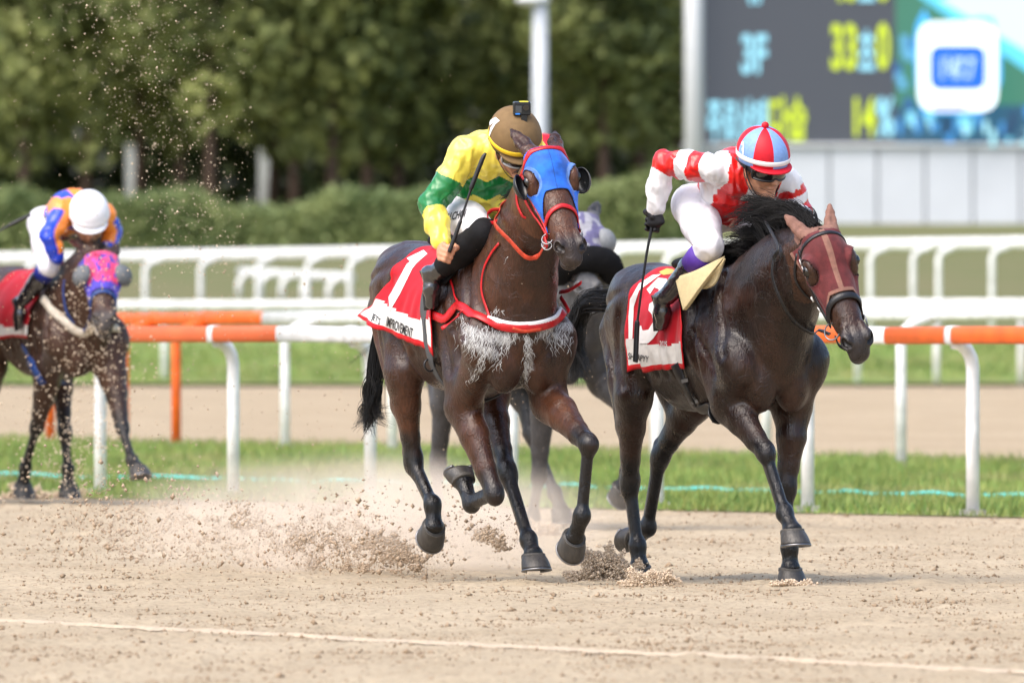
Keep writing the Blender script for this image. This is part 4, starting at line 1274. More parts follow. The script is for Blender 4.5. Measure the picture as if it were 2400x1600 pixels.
def horse_one():
    R = build_horse(S1); root = R['root']; bv = R['bvh']; hp = R['hp']
    tag(root, 'bay racehorse in bright blue hood with white lather across its chest', 'horse', 'galloping racehorses')
    # hood
    def keep(a, th, q):
        t = abs(th)
        lim = .262 + .195 * np.clip((t - 30) / 52, 0, 1) ** 1.4
        if a > lim or a < .012 + .02 * np.clip((t - 40) / 30, 0, 1): return False
        if t > 104 - 22 * np.clip((a - .30) / .15, 0, 1): return False
        if ((a - .186) / .062) ** 2 + ((t - 66) / 23) ** 2 < 1: return False
        return True
    def tint(a, th, q):
        e = ((a - .186) / .074) ** 2 + ((abs(th) - 64) / 31) ** 2
        c = np.array(srgb(24, 104, 214))
        if abs(th) < .9: c = c * .35
        return np.array(srgb(96, 140, 214)) if (e < 1 and abs(th) < 66) else c
    hood(R, 'hood', keep, tint, M['blue_hood'], 0, .47, 112)
    for s in (-1, 1): blinker_cup(R, s, M['plastic_black'], .047, (-.02, .74, -.68), 84, (.186, .116, .006), 1.45)
    # bridle: control points seen in the photo, mirrored to the far cheek
    P_ = lambda pts: picks(bv, c1, pts, 83.)
    mir = lambda pts: [mirror(R, p) for p in pts]
    nb_ = P_([(1026, 800), (1030, 745), (1062, 660), (1112, 628)]); half = nb_ + [from_head(R, V(to_head(R, nb_[-1])[0], 0, .2))]
    half = nb_[:3] + [from_head(R, V(np.mean([to_head(R, p)[0] for p in nb_[2:]]), 0, .12))]
    part('noseband', strap_on(bv, half + mir(half[:3])[::-1], .024, .004, 40, .004), M['red_strap'], root)
    a0 = .028
    br = [hp(.10, -.088, -.02), hp(.035, -.070, .05), hp(.022, -.03, .085), hp(.02, 0, .095)]
    part('browband', strap_on(bv, br + mir(br[:3])[::-1], .026, .004, 36, .008), M['red_strap'], root)
    ck = [hp(.06, -.09, -.03), hp(.14, -.085, -.075), hp(.25, -.080, -.085), hp(.36, -.07, -.055), hp(.46, -.055, -.03)]
    ck2 = [hp(.10, -.088, -.02), hp(.22, -.09, -.035), hp(.33, -.075, -.02), hp(.46, -.055, -.02)]
    for q in (ck, mir(ck)): part('cheek_strap', strap_on(bv, q, .018, .0035, 26, .007), M['red_strap'], root)
    for q in (ck2, mir(ck2)): part('hood_strap', strap_on(bv, q, .012, .003, 26, .009), M['red_strap'], root)
    th_ = [hp(.04, -.09, -.05), hp(.12, -.085, -.13), hp(.20, -.05, -.19), hp(.22, 0, -.2)]
    part('throat_strap', strap_on(bv, th_ + mir(th_[:3])[::-1], .014, .003, 36, .004), M['red_strap'], root)
    bit = hp(.475, -.060, -.028)
    ring(bit - R['B'] * .008, R['N'] - R['B'] * .5, .027, .0034, M['steel'], 'bit_ring', root)
    ring(bit - R['B'] * .012 + R['A'] * .03 - R['N'] * .015, R['N'] - R['B'] * .4, .022, .0032, M['steel'], 'bit_ring', root)
    ring(bit - R['B'] * .010 - R['N'] * .05, R['N'] - R['B'] * .5, .018, .0032, M['steel'], 'bit_ring', root)
    bl = mirror(R, bit); ring(bl + R['B'] * .008, R['B'], .030, .0038, M['steel'], 'bit_ring', root)
    part('bit_leather', strap([bit - R['B'] * .014 + R['A'] * t - R['N'] * .02 for t in np.linspace(-.03, .035, 6)], [-R['B']] * 6, .034, .004), M['red_strap'], root)
    # reins
    dn = lambda x, y, o: (lambda l: l[0] + l[1] * o)(pick(bv, c1(x, y), 83.))
    b0 = bit - R['B'] * .012 - R['N'] * .05
    r1 = [b0, dn(985, 885, .03), dn(930, 892, .03), dn(865, 815, .035), dn(806, 735, .05), J1(c1, 783, 668, -.14), J1(c1, 800, 625, -.12), J1(c1, 860, 592, -.06), J1(c1, 905, 575, .04)]
    c = spline(r1, 44)
    part('rein', tube(c, 0, 8, flat=(.0125, .0028), lat=nz(V(.2, -.5, .85))), M['orange_rein'], root)
    lp = [J1(c1, 855, 615, -.06), J1(c1, 800, 690, -.12), J1(c1, 745, 722, -.13), J1(c1, 722, 690, -.13), J1(c1, 745, 655, -.12), J1(c1, 800, 650, -.09)]
    part('rein', tube(spline(lp, 30), 0, 8, flat=(.009, .0026), lat=nz(V(.2, -.6, .7))), M['red_strap'], root)
    # breastplate
    bp = P_([(575, 1150), (640, 1203), (720, 1238), (800, 1262), (880, 1272), (960, 1270), (1040, 1250), (1100, 1215), (1135, 1170)])
    bpz = R['T'](0, 0, 1.2)
    bps = [R['T'](-.52, -.3, 1.22), R['T'](-.3, -.3, 1.2)] + bp
    part('breastplate', strap_on(bv, bps, .045, .005, 60, .008), M['red_strap'], root)
    part('breastplate_fleece', strap_on(bv, [p + V(0, 0, .018) for p in bp[2:]], .03, .007, 40, .003), M['print_white'], root)
    for pts in ([(735, 1225), (722, 1165), (698, 1080), (705, 985), (745, 890), (790, 830)], [(600, 1190), (570, 1130), (548, 1060), (528, 990)]):
        part('yoke_strap', strap_on(bv, P_(pts), .014, .003, 26, .006), M['red_strap'], root)
    q = P_([(596, 1188), (585, 1215), (555, 1250), (520, 1276)]); q = [p - f1.L * o for p, o in zip(q, (.01, .025, .035, .04))]
    part('strap_end', tube(spline(q, 10), 0, 8, flat=(.010, .002), lat=V(.6, 0, .8)), M['red_strap'], root)
    q = P_([(860, 1270), (920, 1284), (1000, 1276)])
    part('breast_strap', strap_on(bv, q, .016, .003, 14, .016), M['orange_rein'], root)
    e0 = pick(bv, c1(1120, 1150), 83.)[0]
    for pts in ([(1100, 1085), (1150, 1075), (1215, 1035)], [(1105, 1110), (1130, 1150), (1150, 1188)]):
        q = [J1(c1, x, y, .24) for x, y in pts]
        part('strap_end', tube(spline(q, 10), 0, 8, flat=(.011, .0025), lat=V(.3, 0, .95)), M['red_strap'], root)
    # lather: wet white strings running down from the breastplate
    r = np.random.default_rng(77); strings = []; L_W = np.array([math.hypot(q[2] - q[0], q[3] - q[1]) * q[4] * q[5] + 700 if q[5] > .45 else 40 for q in LATHER]); L_W /= L_W.sum()
    for _ in range(760):
        x0, y0, x1, y1, w, k = LATHER[r.choice(len(LATHER), p=L_W)]; t = r.uniform(); x = x0 + (x1 - x0) * t + r.normal(0, w * .5); y = y0 + (y1 - y0) * t + r.normal(0, w * .42)
        if y < 1245 and 600 < x < 1130 and y > 1190: continue
        dx, dy = r.normal(-.25 if x < 900 else .12, .35), 1.; ln = r.uniform(10, 46) * (.6 + k); q = []
        for s_ in np.linspace(0, 1, 5):
            l, n = cast(bv, EYE0 + ray_px(*c1(x + dx * ln * s_ + 5 * math.sin(s_ * 5 + x), y + dy * ln * s_)) * 75, ray_px(*c1(x + dx * ln * s_, y + dy * ln * s_)), 30)
            if l is None or (q and np.linalg.norm(l - q[-1]) > .09): break
            q.append(l + n * .0012)
        if len(q) >= 3: rr_ = r.uniform(.0007, .0021); strings.append(tube(q, [rr_ * (1 - .7 * i / (len(q) - 1)) * r.uniform(.7, 1.2) for i in range(len(q))], 5))
    tag(part('lather', join(strings), mat('white_lather', (.55, .55, .54), .3, .5), root), kind='stuff')
    # number cloth
    zc = 1.28
    fp = [uphi(R, p, zc) for p in P_([(640, 905), (560, 960), (480, 1040), (456, 1150), (456, 1270), (463, 1400)])]
    rp = [uphi(R, p, zc) for p in P_([(370, 865), (320, 905), (240, 1010), (190, 1100), (150, 1170), (118, 1212)])]
    front = [(fp[0][0] + .10, 0.), (fp[0][0] + .04, fp[0][1] * .55)] + fp
    rear = [(rp[0][0] + .02, 0.), (rp[0][0] + .01, rp[0][1] * .5)] + rp
    o, cb = saddle_cloth(R, front, rear, zc, CLOTH, .80, .018, 56, 60, lambda q, t: -f1.L * (.05 * q * t * t) + V(0, 0, .0), .02)
    seven = [(300, 908), (388, 866), (408, 886), (352, 935), (330, 962), (262, 1100), (210, 1187), (206, 1110), (222, 1085), (300, 940), (318, 925)]
    v2, f2_ = poly2d(seven, 8); part('number', decal_px(v2, f2_, cb, c1, .003, 83.), M['print_white'], o)
    for body, org, right, up, sx, sy in (('IMPROVEMENT', (262, 1272), (.905, .43), (.13, -.99), 22.5, 72), ("JET'S", (140, 1228), (.80, .60), (.25, -.97), 26, 46)):
        v2, f2_ = text_mesh(body, 1, .012, .15)
        part('lettering', decal_px(place_text(v2, org, right, up, sx, sy), f2_, cb, c1, .003, 83.), M['print_black'], o)
    # girth
    g = P_([(408, 1175), (415, 1250), (425, 1330), (445, 1420), (475, 1500)]); g2 = [R['T'](-.52, .0, .84), R['T'](-.5, .25, 1.0)]
    part('girth', strap_on(bv, [g[0] + V(0, 0, .2)] + g + g2, .055, .005, 50, .022), M['grey_strap'], root)
    ring(P_([(440, 1468)])[0] + V(-.02, -.05, 0), V(.5, -.8, .1), .03, .005, M['black_strap'], 'girth_buckle', root)
    # saddle
    fd = Field(f1.O, f1.ax, (-1.1, -.35, 1.3), (-.1, .35, 1.95), .012)
    T = R['T']
    fd.cap(T(-.35, 0, 1.585), T(-.85, 0, 1.575), (.11, .05), (.13, .045), .03, f1.L)
    for s in (-1, 1):
        fd.cap(T(-.40, s * .12, 1.54), T(-.42, s * .24, 1.38), (.02, .13), (.018, .08), .03, f1.L)
    fd.cap(T(-.32, 0, 1.63), T(-.38, 0, 1.64), .05, .05, .03); fd.cap(T(-.84, -.08, 1.62), T(-.84, .08, 1.62), .03, .03, .03)
    P, Q = fd.mesh(); part('saddle', (P, Q), M['matte_black'], root)
    # mane: short dark tufts along the crest
    crest = []
    for t in np.linspace(.12, 1, 18):
        i = t * 12; i0 = min(int(i), 11); p = R['neck'][i0] * (1 - (i - i0)) + R['neck'][i0 + 1] * (i - i0)
        tn = nz(R['neck'][i0 + 1] - R['neck'][i0]); up = nz(np.cross(tn, R['nlat'][i0])); up = up if up @ (V(0, 0, 1) - f1.F) > 0 else -up
        l, n = cast(bv, p + up * .6, -up, .6); crest.append((l if l is not None else p + up * .2, up, tn))
    R['crest'] = crest
    def tuft(r):
        i = r.integers(0, len(crest)); p, up, tn = crest[i]
        p = p + tn * r.normal(0, .02) + f1.L * r.normal(0, .01) - up * .012
        d = nz(up * r.uniform(.3, 1.) - f1.F * r.uniform(.1, .6) - f1.L * r.uniform(-.1, .5) + r.normal(0, .2, 3)); ln = r.uniform(.06, .13)
        return [p + d * ln * t + V(0, 0, -.05) * t * t for t in np.linspace(0, 1, 7)]
    tag(part('mane', locks(1, 150, 12, tuft, .007, .0028), M['hair'], root), kind='stuff')
    # tail
    dock = R['T'](-1.6, 0, 1.40)
    ends = [(c3(x, y), w) for x, y, w in ((130, 625, 3), (105, 640, 3), (160, 600, 3), (250, 560, 2), (270, 575, 1), (90, 600, 1.5), (190, 660, .5), (230, 500, 1.5))]
    ww = np.array([w for _, w in ends]); ww /= ww.sum()
    def hair(r):
        e = ends[r.choice(len(ends), p=ww)][0]; v = r.normal(-.02, .02)
        m1 = f1.J(*c3(200 + r.normal(0, 12), 250), v); m2 = f1.J(*c3(178 + r.normal(0, 18), 400), v); m3 = f1.J(*c3(160 + r.normal(0, 24), 520), v)
        en = f1.J(e[0] + r.normal(0, 6), e[1] + r.normal(0, 8), v)
        return spline([dock + r.normal(0, .012, 3), m1, m2, m3, en], 16)
    tag(part('tail', locks(2, 40, 24, hair, .014, .0024), M['hair'], root), kind='stuff')
    # ------- rider
    hand = J1(c1, 513, 884, -.34); d_h = hand[1]
    top = at(*c1(712, 358), d_h - .05); bot = at(*c1(522, 872), d_h - .035)
    wdir = nz(top - bot)
    loc = lambda u, v, z: f1(u, v, z)
    X1 = dict(head=J1(c1, 868, 268, -.01), U=(.03, -.56, .80), G=(.42, -.80, -.5), base=f1(-.45, 0, 1.62),
        sR=J1(c1, 612, 352, -.165), eR=J1(c1, 436, 622, -.33), wR=J1(c1, 480, 832, -.34),
        hR=loc(-.50, -.12, 1.82), kR=J1(c1, 700, 775, -.15), aR=J1(c1, 432, 1000, -.30), tR=J1(c1, 432, 1150, -.29),
        handR=(hand + (bot - hand) * .0 + V(0, .0, 0), wdir), seed=1., hk=1.13, boot=.06, knee=.02, waist=.10,
        silk=silk_yellow, gore=lambda q: 0, cap_mats=[mat('brown_cap', srgb(122, 98, 66), .7, .25, noise=.12, nscale=40, bump=.15, bscale=160)],
        band=mat('yellow_band', srgb(240, 200, 40), .5), gframe=mat('silver_frame', (.45, .45, .46), .3, .5))
    X1['peak'] = X1['cap_mats'][0]
    q = f1.loc(X1['sR']); X1['sL'] = f1(q[0] + .03, .165, q[2] - .01); X1['eL'] = f1(q[0] - .02, .29, q[2] - .27); X1['wL'] = f1(.06, .17, 1.74)
    X1['hL'] = loc(-.50, .12, 1.82); q = f1.loc(X1['kR']); X1['kL'] = f1(q[0], .16, q[2]); q = f1.loc(X1['aR']); X1['aL'] = f1(q[0], .30, q[2]); q = f1.loc(X1['tR']); X1['tL'] = f1(q[0] + .05, .29, q[2])
    X1['handL'] = (f1(.11, .14, 1.70), V(.3, .2, .9))
    W = build_jockey(X1); jr = W['root']
    tag(jr, 'jockey in yellow and green silks crouching behind the blue hooded horse', 'jockey', 'jockeys')
    # black knee guard over the breeches
    fd = field_for([X1['kR'], X1['aR']], .007, .16)
    fd.chain([X1['kR'] + (X1['hR'] - X1['kR']) * .06, X1['kR'], X1['kR'] * .55 + X1['aR'] * .45, X1['kR'] * .25 + X1['aR'] * .75], [.060, .072, .070, .054], .03)
    P, Q = fd.mesh(); part('knee_guard', (fold(P, Q, .008, (12, 12, 12), True), Q), M['matte_black'], jr)
    # helmet marks and action camera
    he = W['helmet']
    v2, f2_ = poly2d([(742, 190), (770, 172), (792, 190), (770, 208), (752, 240), (742, 268), (738, 262), (746, 225), (764, 196), (742, 214)], 5)
    part('helmet_number', decal_px(v2, f2_, W['bvhel'], c1, .009, 83.), M['print_white'], he)
    q = [W['hp'](0, math.sin(math.radians(t)) * .1245, math.cos(math.radians(t)) * .1125 + .0085 - .012 * math.sin(math.radians(t))) for t in np.linspace(-5, 92, 20)]
    part('cap_seam', tube(q, .0012, 6), M['print_black'], he)
    cc = pick(W['bvhel'], c1(902, 160), 83.)[0] + W['U'] * .02
    cc = at(*c1(902, 122), cc[1]); ax = [nz(V(1, .12, 0)), nz(V(-.12, 1, .1)), V(0, 0, 1)]
    bx = box(cc, .086, .036, .066, ax)
    cm = mesh_obj('action_camera', *bx, M['plastic_black'], he, smooth=False)
    md = cm.modifiers.new('bevel', 'BEVEL'); md.width = .006; md.segments = 2
    part('camera_lens', tube([cc - ax[1] * .017 + ax[0] * .018 + V(0, 0, .006), cc - ax[1] * .026 + ax[0] * .018 + V(0, 0, .006)], .015, 16), M['lens'], cm, False)
    part('camera_display', box(cc - ax[1] * .019 - ax[0] * .018 - V(0, 0, .002), .030, .003, .034, ax), mat('camera_display', (.06, .065, .07), .2), cm, False)
    part('yellow_sticker', box(cc + ax[0] * .010 + V(0, 0, .034) - ax[1] * .002, .042, .030, .003, ax), mat('yellow_sticker', srgb(240, 220, 60), .5), cm, False)
    part('blue_badge', box(cc - ax[1] * .019 - ax[0] * .022 - V(0, 0, .025), .022, .0035, .007, ax), mat('blue_badge', srgb(50, 130, 220), .4), cm, False)
    part('camera_mount', box(cc - V(0, 0, .046) + ax[0] * .01, .030, .03, .034, ax), M['plastic_black'], cm, False)
    v2, f2_ = text_mesh('J.I.CHOI', 1, .02, .12, shear=.15)
    part('lettering', decal_px(place_text(v2, (560, 685), (.965, -.22), (.2, -.98), 29, 58), f2_, W['bvr'], c1, .003, 83.), M['print_black'], W['breeches'])
    # ring on the finger is too small to read; the whip is
    w1 = whip('riding_whip', [at(*c1(520, 876), d_h - .035), at(*c1(545, 812), d_h - .04), at(*c1(580, 715), d_h - .045), at(*c1(583, 705), d_h - .045), at(*c1(630, 560), d_h - .05), at(*c1(640, 530), d_h - .05), at(*c1(695, 390), d_h - .055), at(*c1(713, 356), d_h - .055)], [.0105, .0105, .0095, .0062, .006, .0115, .0115, .006], None, 'black riding whip held upright by the jockey in yellow silks')
    return R, W

# ------------------------------------------------------------------ the dark runner in the maroon hood and its rider
def horse_two():
    R = build_horse(S2); root = R['root']; bv = R['bvh']; hp = R['hp']
    tag(root, 'dark brown racehorse in maroon hood, nearest the orange rail on the right', 'horse', 'galloping racehorses')
    MAR, TAN = np.array(srgb(98, 38, 40)), np.array(srgb(138, 98, 84))
    def keep(a, th, q):
        t = abs(th)
        lim = .335 + .10 * np.clip((t - 35) / 50, 0, 1)
        if a > lim or a < .012 + .02 * np.clip((t - 40) / 30, 0, 1): return False
        if t > 112 - 14 * np.clip((a - .3) / .15, 0, 1): return False
        if ((a - .186) / .060) ** 2 + ((t - 66) / 22) ** 2 < 1: return False
        return True
    def tint(a, th, q):
        t = abs(th); lim = .335 + .10 * np.clip((t - 35) / 50, 0, 1)
        e = ((a - .186) / .066) ** 2 + ((t - 66) / 25) ** 2
        if t < 6.5 or a > lim - .022 or t > 107: return TAN
        if e < 1: return MAR * .55
        return MAR
    hood(R, 'hood', keep, tint, M['hood'], 0, .45, 114)
    P = R['P']
    for s, tip in ((-1, S2['earR']), (1, S2['earL'])):
        d, t = seg_dist(P, hp(-.005, s * .052, .012), hp(*tip)); q = np.array([to_head(R, p) for p in P[d < .09]]) if False else None
        al = (P - R['poll']) @ R['A']
        shell(R, (d < .075) & (al < .018), .004, 'ear_cover', M['tan'])
    mir = lambda pts: [mirror(R, p) for p in pts]
    P_ = lambda pts: picks(bv, c2, pts, 83.5)
    bk = M['black_strap']
    br = [hp(.09, -.088, -.03), hp(.05, -.075, .045), hp(.032, -.035, .085), hp(.03, 0, .095)]
    part('browband', strap_on(bv, br + mir(br[:3])[::-1], .020, .004, 36, .008), bk, root)
    nb_ = [hp(.43, -.06, -.05), hp(.395, -.068, 0), hp(.365, -.05, .045), hp(.355, 0, .07)]
    part('noseband', strap_on(bv, nb_ + mir(nb_[:3])[::-1], .034, .006, 40, .005), bk, root)
    ck = [hp(.05, -.085, -.02), hp(.12, -.092, -.02), hp(.22, -.090, -.045), hp(.33, -.075, -.045), hp(.45, -.057, -.035)]
    for q in (ck, mir(ck)): part('cheek_strap', strap_on(bv, q, .020, .0035, 26, .009), bk, root)
    th_ = [hp(.05, -.088, -.05), hp(.12, -.085, -.13), hp(.20, -.05, -.18), hp(.22, 0, -.19)]
    part('throat_strap', strap_on(bv, th_ + mir(th_[:3])[::-1], .013, .003, 36, .005), bk, root)
    bit = hp(.472, -.058, -.035)
    ring(bit - R['B'] * .012, R['N'] - R['B'] * .8, .042, .0042, M['steel'], 'bit_ring', root)
    bl = mirror(R, bit); ring(bl + R['B'] * .012, R['B'], .042, .0042, M['steel'], 'bit_ring', root)
    for a_ in (.10, .135, .27, .34):
        p, n = on_surface(bv, [hp(a_ - .01, -.091, -.03 - .06 * (a_ > .2)), hp(a_ + .015, -.091, -.03 - .06 * (a_ > .2))], .014)
        part('white_tape', strap(p, n, .022, .003), M['white_tape'], root)
    ch_ = [bit - R['N'] * .02 + R['A'] * .02, hp(.53, -.045, -.085), hp(.56, 0, -.098)]
    part('chin_strap', tube(spline(ch_ + mir(ch_[:2])[::-1], 24), 0, 8, flat=(.009, .004), lat=R['A']), bk, root)
    dn = lambda x, y, o: (lambda l: l[0] + l[1] * o)(pick(bv, c2(x, y), 83.5))
    r1 = [bit - R['B'] * .02 - R['N'] * .03, dn(1340, 1172, .02), dn(1285, 1175, .03), dn(1215, 1112, .03), dn(1160, 1010, .03), dn(1118, 890, .025), dn(1122, 800, .02), dn(1150, 740, .03), f2(.05, -.08, 1.80)]
    part('rein', tube(spline(r1, 46), 0, 8, flat=(.0095, .0024), lat=nz(V(.5, -.6, .4))), bk, root)
    # number cloth
    zc = 1.2
    fp = [uphi(R, p, zc) for p in P_([(600, 960), (628, 1060), (635, 1150), (640, 1250), (650, 1365)])]
    rp = [uphi(R, p, zc) for p in P_([(375, 950), (348, 1060), (335, 1160), (333, 1260), (345, 1385)])]
    front = [(fp[0][0] + .12, 0.), (fp[0][0] + .08, fp[0][1] * .55)] + fp
    rear = [(rp[0][0] + .10, 0.), (rp[0][0] + .05, rp[0][1] * .5)] + rp
    o, cb = saddle_cloth(R, front, rear, zc, CLOTH, .80, .006, 56, 60)
    one = [(352, 1010), (400, 930), (470, 885), (515, 880), (455, 925), (400, 965), (372, 1050), (365, 1222), (345, 1222), (345, 1100)]
    three = [(440, 960), (500, 900), (545, 905), (560, 960), (545, 1010), (500, 1040), (535, 1090), (520, 1150), (475, 1215), (450, 1240), (400, 1245), (392, 1150), (412, 1150), (420, 1175), (450, 1170), (475, 1130), (468, 1090), (450, 1070), (455, 1035), (490, 1010), (505, 960), (480, 950), (458, 985)]
    for g in (one, three):
        v2, f2_ = poly2d(g, 8); part('number', decal_px(v2, f2_, cb, c2, .003, 83.5), M['print_white'], o)
    for body, org, right, up, sx, sy, m in (('SHARPYY', (396, 1318), (.985, .17), (.08, -1), 26, 46, 'print_black'), ('2025.', (530, 1246), (.99, .1), (.05, -1), 20, 40, 'print_white')):
        v2, f2_ = text_mesh(body, 1, .012, .15)
        part('lettering', decal_px(place_text(v2, org, right, up, sx, sy), f2_, cb, c2, .003, 83.5), M[m], o)
    v2, f2_ = poly2d([(505, 868), (545, 850), (580, 856), (588, 868), (560, 882), (530, 886), (515, 880)], 8); part('badge', decal_px(v2, f2_, cb, c2, .003, 83.5), mat('gold_badge', srgb(214, 172, 84), .5), o)
    # girth with buckles
    P4 = lambda pts: picks(bv, c4, pts, 84.)
    g = P4([(690, 230), (720, 300), (765, 390), (815, 460), (870, 512)]); g2 = [R['T'](-.42, .05, .80), R['T'](-.4, .25, 1.0)]
    part('girth', strap_on(bv, g + g2, .062, .006, 50, .012), M['black_strap'], root)
    for x, y in ((738, 318), (790, 428)):
        p = P4([(x, y)])[0] + nz(V(-.4, -.9, 0)) * .024
        part('girth_buckle', box(p, .034, .006, .018, [nz(V(.9, -.3, .2)), nz(V(.3, .9, 0)), nz(V(-.2, 0, .95))]), M['steel'], root, False)
    # saddle and cream pad
    fd = Field(f2.O, f2.ax, (-1.1, -.35, 1.2), (-.1, .35, 1.85), .012); T = R['T']
    fd.cap(T(-.40, 0, 1.585), T(-.85, 0, 1.565), (.10, .045), (.12, .04), .03, f2.L)
    fd.cap(T(-.36, 0, 1.61), T(-.42, 0, 1.62), .045, .045, .03)
    for s in (-1, 1): fd.cap(T(-.48, s * .12, 1.54), T(-.5, s * .23, 1.40), (.018, .12), (.016, .07), .03, f2.L)
    Pm, Qm = fd.mesh(); part('saddle', (Pm, Qm), M['matte_black'], root)
    cream = mat('cream_foam', srgb(222, 204, 158), .7, .3, noise=.1, nscale=40, bump=.1, bscale=80)
    def slab(top, bot, th, name):
        a = spline([J2(c2, *p) for p in top], 16); b = spline([J2(c2, *p) for p in bot], 16)
        vs = np.concatenate([a * (1 - t) + b * t for t in np.linspace(0, 1, 8)])
        o = mesh_obj(name, vs, grid_faces(16, 8), cream, root)
        md = o.modifiers.new('thickness', 'SOLIDIFY'); md.thickness = th; md.offset = 0
        md = o.modifiers.new('bevel', 'BEVEL'); md.width = .004; md.segments = 2; md.limit_method = 'ANGLE'
        return o
    slab([(595, 893, -.305), (660, 876, -.295), (740, 842, -.27), (842, 786, -.22)], [(638, 1068, -.305), (668, 1030, -.30), (740, 928, -.275), (846, 792, -.215)], .022, 'saddle_pad')
    slab([(690, 960, -.25), (760, 890, -.235), (842, 795, -.20)], [(748, 952, -.245), (800, 925, -.225), (850, 800, -.195)], .014, 'saddle_pad')
    # mane blown up and back
    crest = []
    for t in np.linspace(.05, 1, 40):
        i = t * 12; i0 = min(int(i), 11); p = R['neck'][i0] * (1 - (i - i0)) + R['neck'][min(i0 + 1, 12)] * (i - i0)
        tn = nz(R['neck'][min(i0 + 1, 12)] - R['neck'][i0 if i0 < 12 else 11]); up = nz(np.cross(tn, R['nlat'][min(i0, 11)])); up = up if up @ (V(0, 0, 1) - f2.F) > 0 else -up
        l, n = cast(bv, p + up * .6, -up, .6); crest.append((l if l is not None else p + up * .2, up, tn, t))
    def strand(r):
        p, up, tn, t = crest[r.integers(0, len(crest))]
        p = p + tn * r.normal(0, .012) + f2.L * r.normal(0, .016) - up * .014
        lift = .3 + 1.5 * np.exp(-((t - .62) / .22) ** 2)
        d0 = nz(up * lift * r.uniform(.6, 1.2) - f2.F * .35 + r.normal(0, .13, 3)); d1 = nz(-f2.F * r.uniform(.6, 1.1) - f2.L * r.uniform(-.1, .9) + V(0, 0, r.uniform(-.7, .05)) + r.normal(0, .14, 3))
        ln = r.uniform(.16, .27) * (1 + .45 * np.exp(-((t - .6) / .2) ** 2)); q = [p]
        for k in range(1, 11):
            w = (k / 10) ** 1.2; q.append(q[-1] + nz(d0 * (1 - w) + d1 * w) * ln / 10)
        return q
    tag(part('mane', locks(3, 250, 22, strand, .016, .0024), M['hair'], root), kind='stuff')
    dock = R['T'](-1.58, 0, 1.38)
    def hair(r):
        v = r.normal(0, .02); k = r.uniform(0, 1)
        q = [dock + r.normal(0, .012, 3), f2.J(*c2(150 - 30 * k + r.normal(0, 8), 1000 + 50 * k), v), f2.J(*c2(95 - 45 * k + r.normal(0, 14), 1090 + 40 * k), v), f2.J(*c2(70 - 30 * k + r.normal(0, 20), 1230), v), f2.J(*c2(85 + r.normal(0, 34), 1390 + r.normal(0, 30)), v)]
        return spline(q, 18)
    tag(part('tail', locks(4, 60, 22, hair, .016, .0024), M['hair'], root), kind='stuff')
    # ------- rider
    hand = J2(c2, 464, 606, -.335); dh = hand[1]
    X2 = dict(head=J2(c2, 1050, 252, -.0), U=(.06, -.27, .95), G=(.50, -.83, -.20), base=f2(-.5, 0, 1.55),
        sR=J2(c2, 800, 330, -.165), eR=J2(c2, 532, 292, -.31), wR=J2(c2, 478, 535, -.335),
        hR=J2(c2, 690, 530, -.12), kR=J2(c2, 768, 735, -.22), aR=J2(c2, 525, 1020, -.30), tR=J2(c2, 518, 1150, -.29),
        handR=(hand, nz(at(*c2(470, 560), dh) - at(*c2(455, 700), dh))), gloveR=True, seed=5., hk=1.13, boot=.32, knee=.14, waist=.22,
        silk=silk_redwhite, gore=lambda q: int((q - .25) % 2 >= 1), cap_mats=[mat('red_gore', srgb(200, 14, 36), .5, .35, noise=.1, nscale=60, bump=.1, bscale=150), mat('pale_blue_gore', srgb(126, 160, 214), .5, .35, noise=.12, nscale=60, bump=.1, bscale=150)],
        band=mat('white_band', (.8, .78, .77), .5), cuff=mat('purple_cuff', srgb(84, 52, 150), .6, .3, bump=.2, bscale=80))
    X2['peak'] = X2['cap_mats'][0]
    X2['sL'] = f2(*(f2.loc(X2['sR']) + V(.06, .36, -.06))); X2['eL'] = J2(c2, 1235, 560, .27); X2['wL'] = f2(.02, .14, 1.72)
    q = f2.loc(X2['hR']); X2['hL'] = f2(q[0], .12, q[2]); q = f2.loc(X2['kR']); X2['kL'] = f2(q[0] + .03, .22, q[2]); q = f2.loc(X2['aR']); X2['aL'] = f2(q[0], .30, q[2]); q = f2.loc(X2['tR']); X2['tL'] = f2(q[0], .29, q[2])
    X2['handL'] = (f2(.07, .12, 1.68), V(.3, .2, .9)); X2['gloveL'] = True
    W = build_jockey(X2); jr = W['root']
    tag(jr, 'jockey in red and white silks and red and blue cap, whip arm hanging down', 'jockey', 'jockeys')
    he = W['helmet']; kk = W['k']
    part('cap_button', ellipsoid(W['hp'](0, 0, .132), .0165 * kk, .0165 * kk, .0165 * kk), X2['cap_mats'][0], he)
    v2, f2_ = text_mesh('3', 1, .03, .1); part('helmet_number', decal_px(place_text(v2, (948, 232), (.55, .1), (.05, -1), 60, 110), f2_, W['bvhel'], c2, .009, 83.5), M['print_white'], he)
    # collar and microphone lead
    lead = [W['hp'](.1, .0, -.02), W['hp'](.098, .02, -.09), W['hp'](.085, .07, -.15), W['hp'](.055, .105, -.165)]
    part('microphone_lead', tube(spline(lead, 14), .0028, 6), M['black_strap'], he)
    part('microphone', ellipsoid(W['hp'](.05, .108, -.166), .012, .010, .010), M['black_strap'], he)
    whip('riding_whip', [at(*c2(474, 550), dh - .02), at(*c2(462, 650), dh - .02), at(*c2(440, 760), dh - .025), at(*c2(415, 930), dh - .03), at(*c2(392, 1110), dh - .03), at(*c2(388, 1140), dh - .03), at(*c2(380, 1320), dh - .035), at(*c2(379, 1336), dh - .035)], [.0085, .0085, .007, .0062, .006, .0135, .014, .012], None, 'black riding whip hanging from the gloved hand of the jockey in red silks')
    return R, W

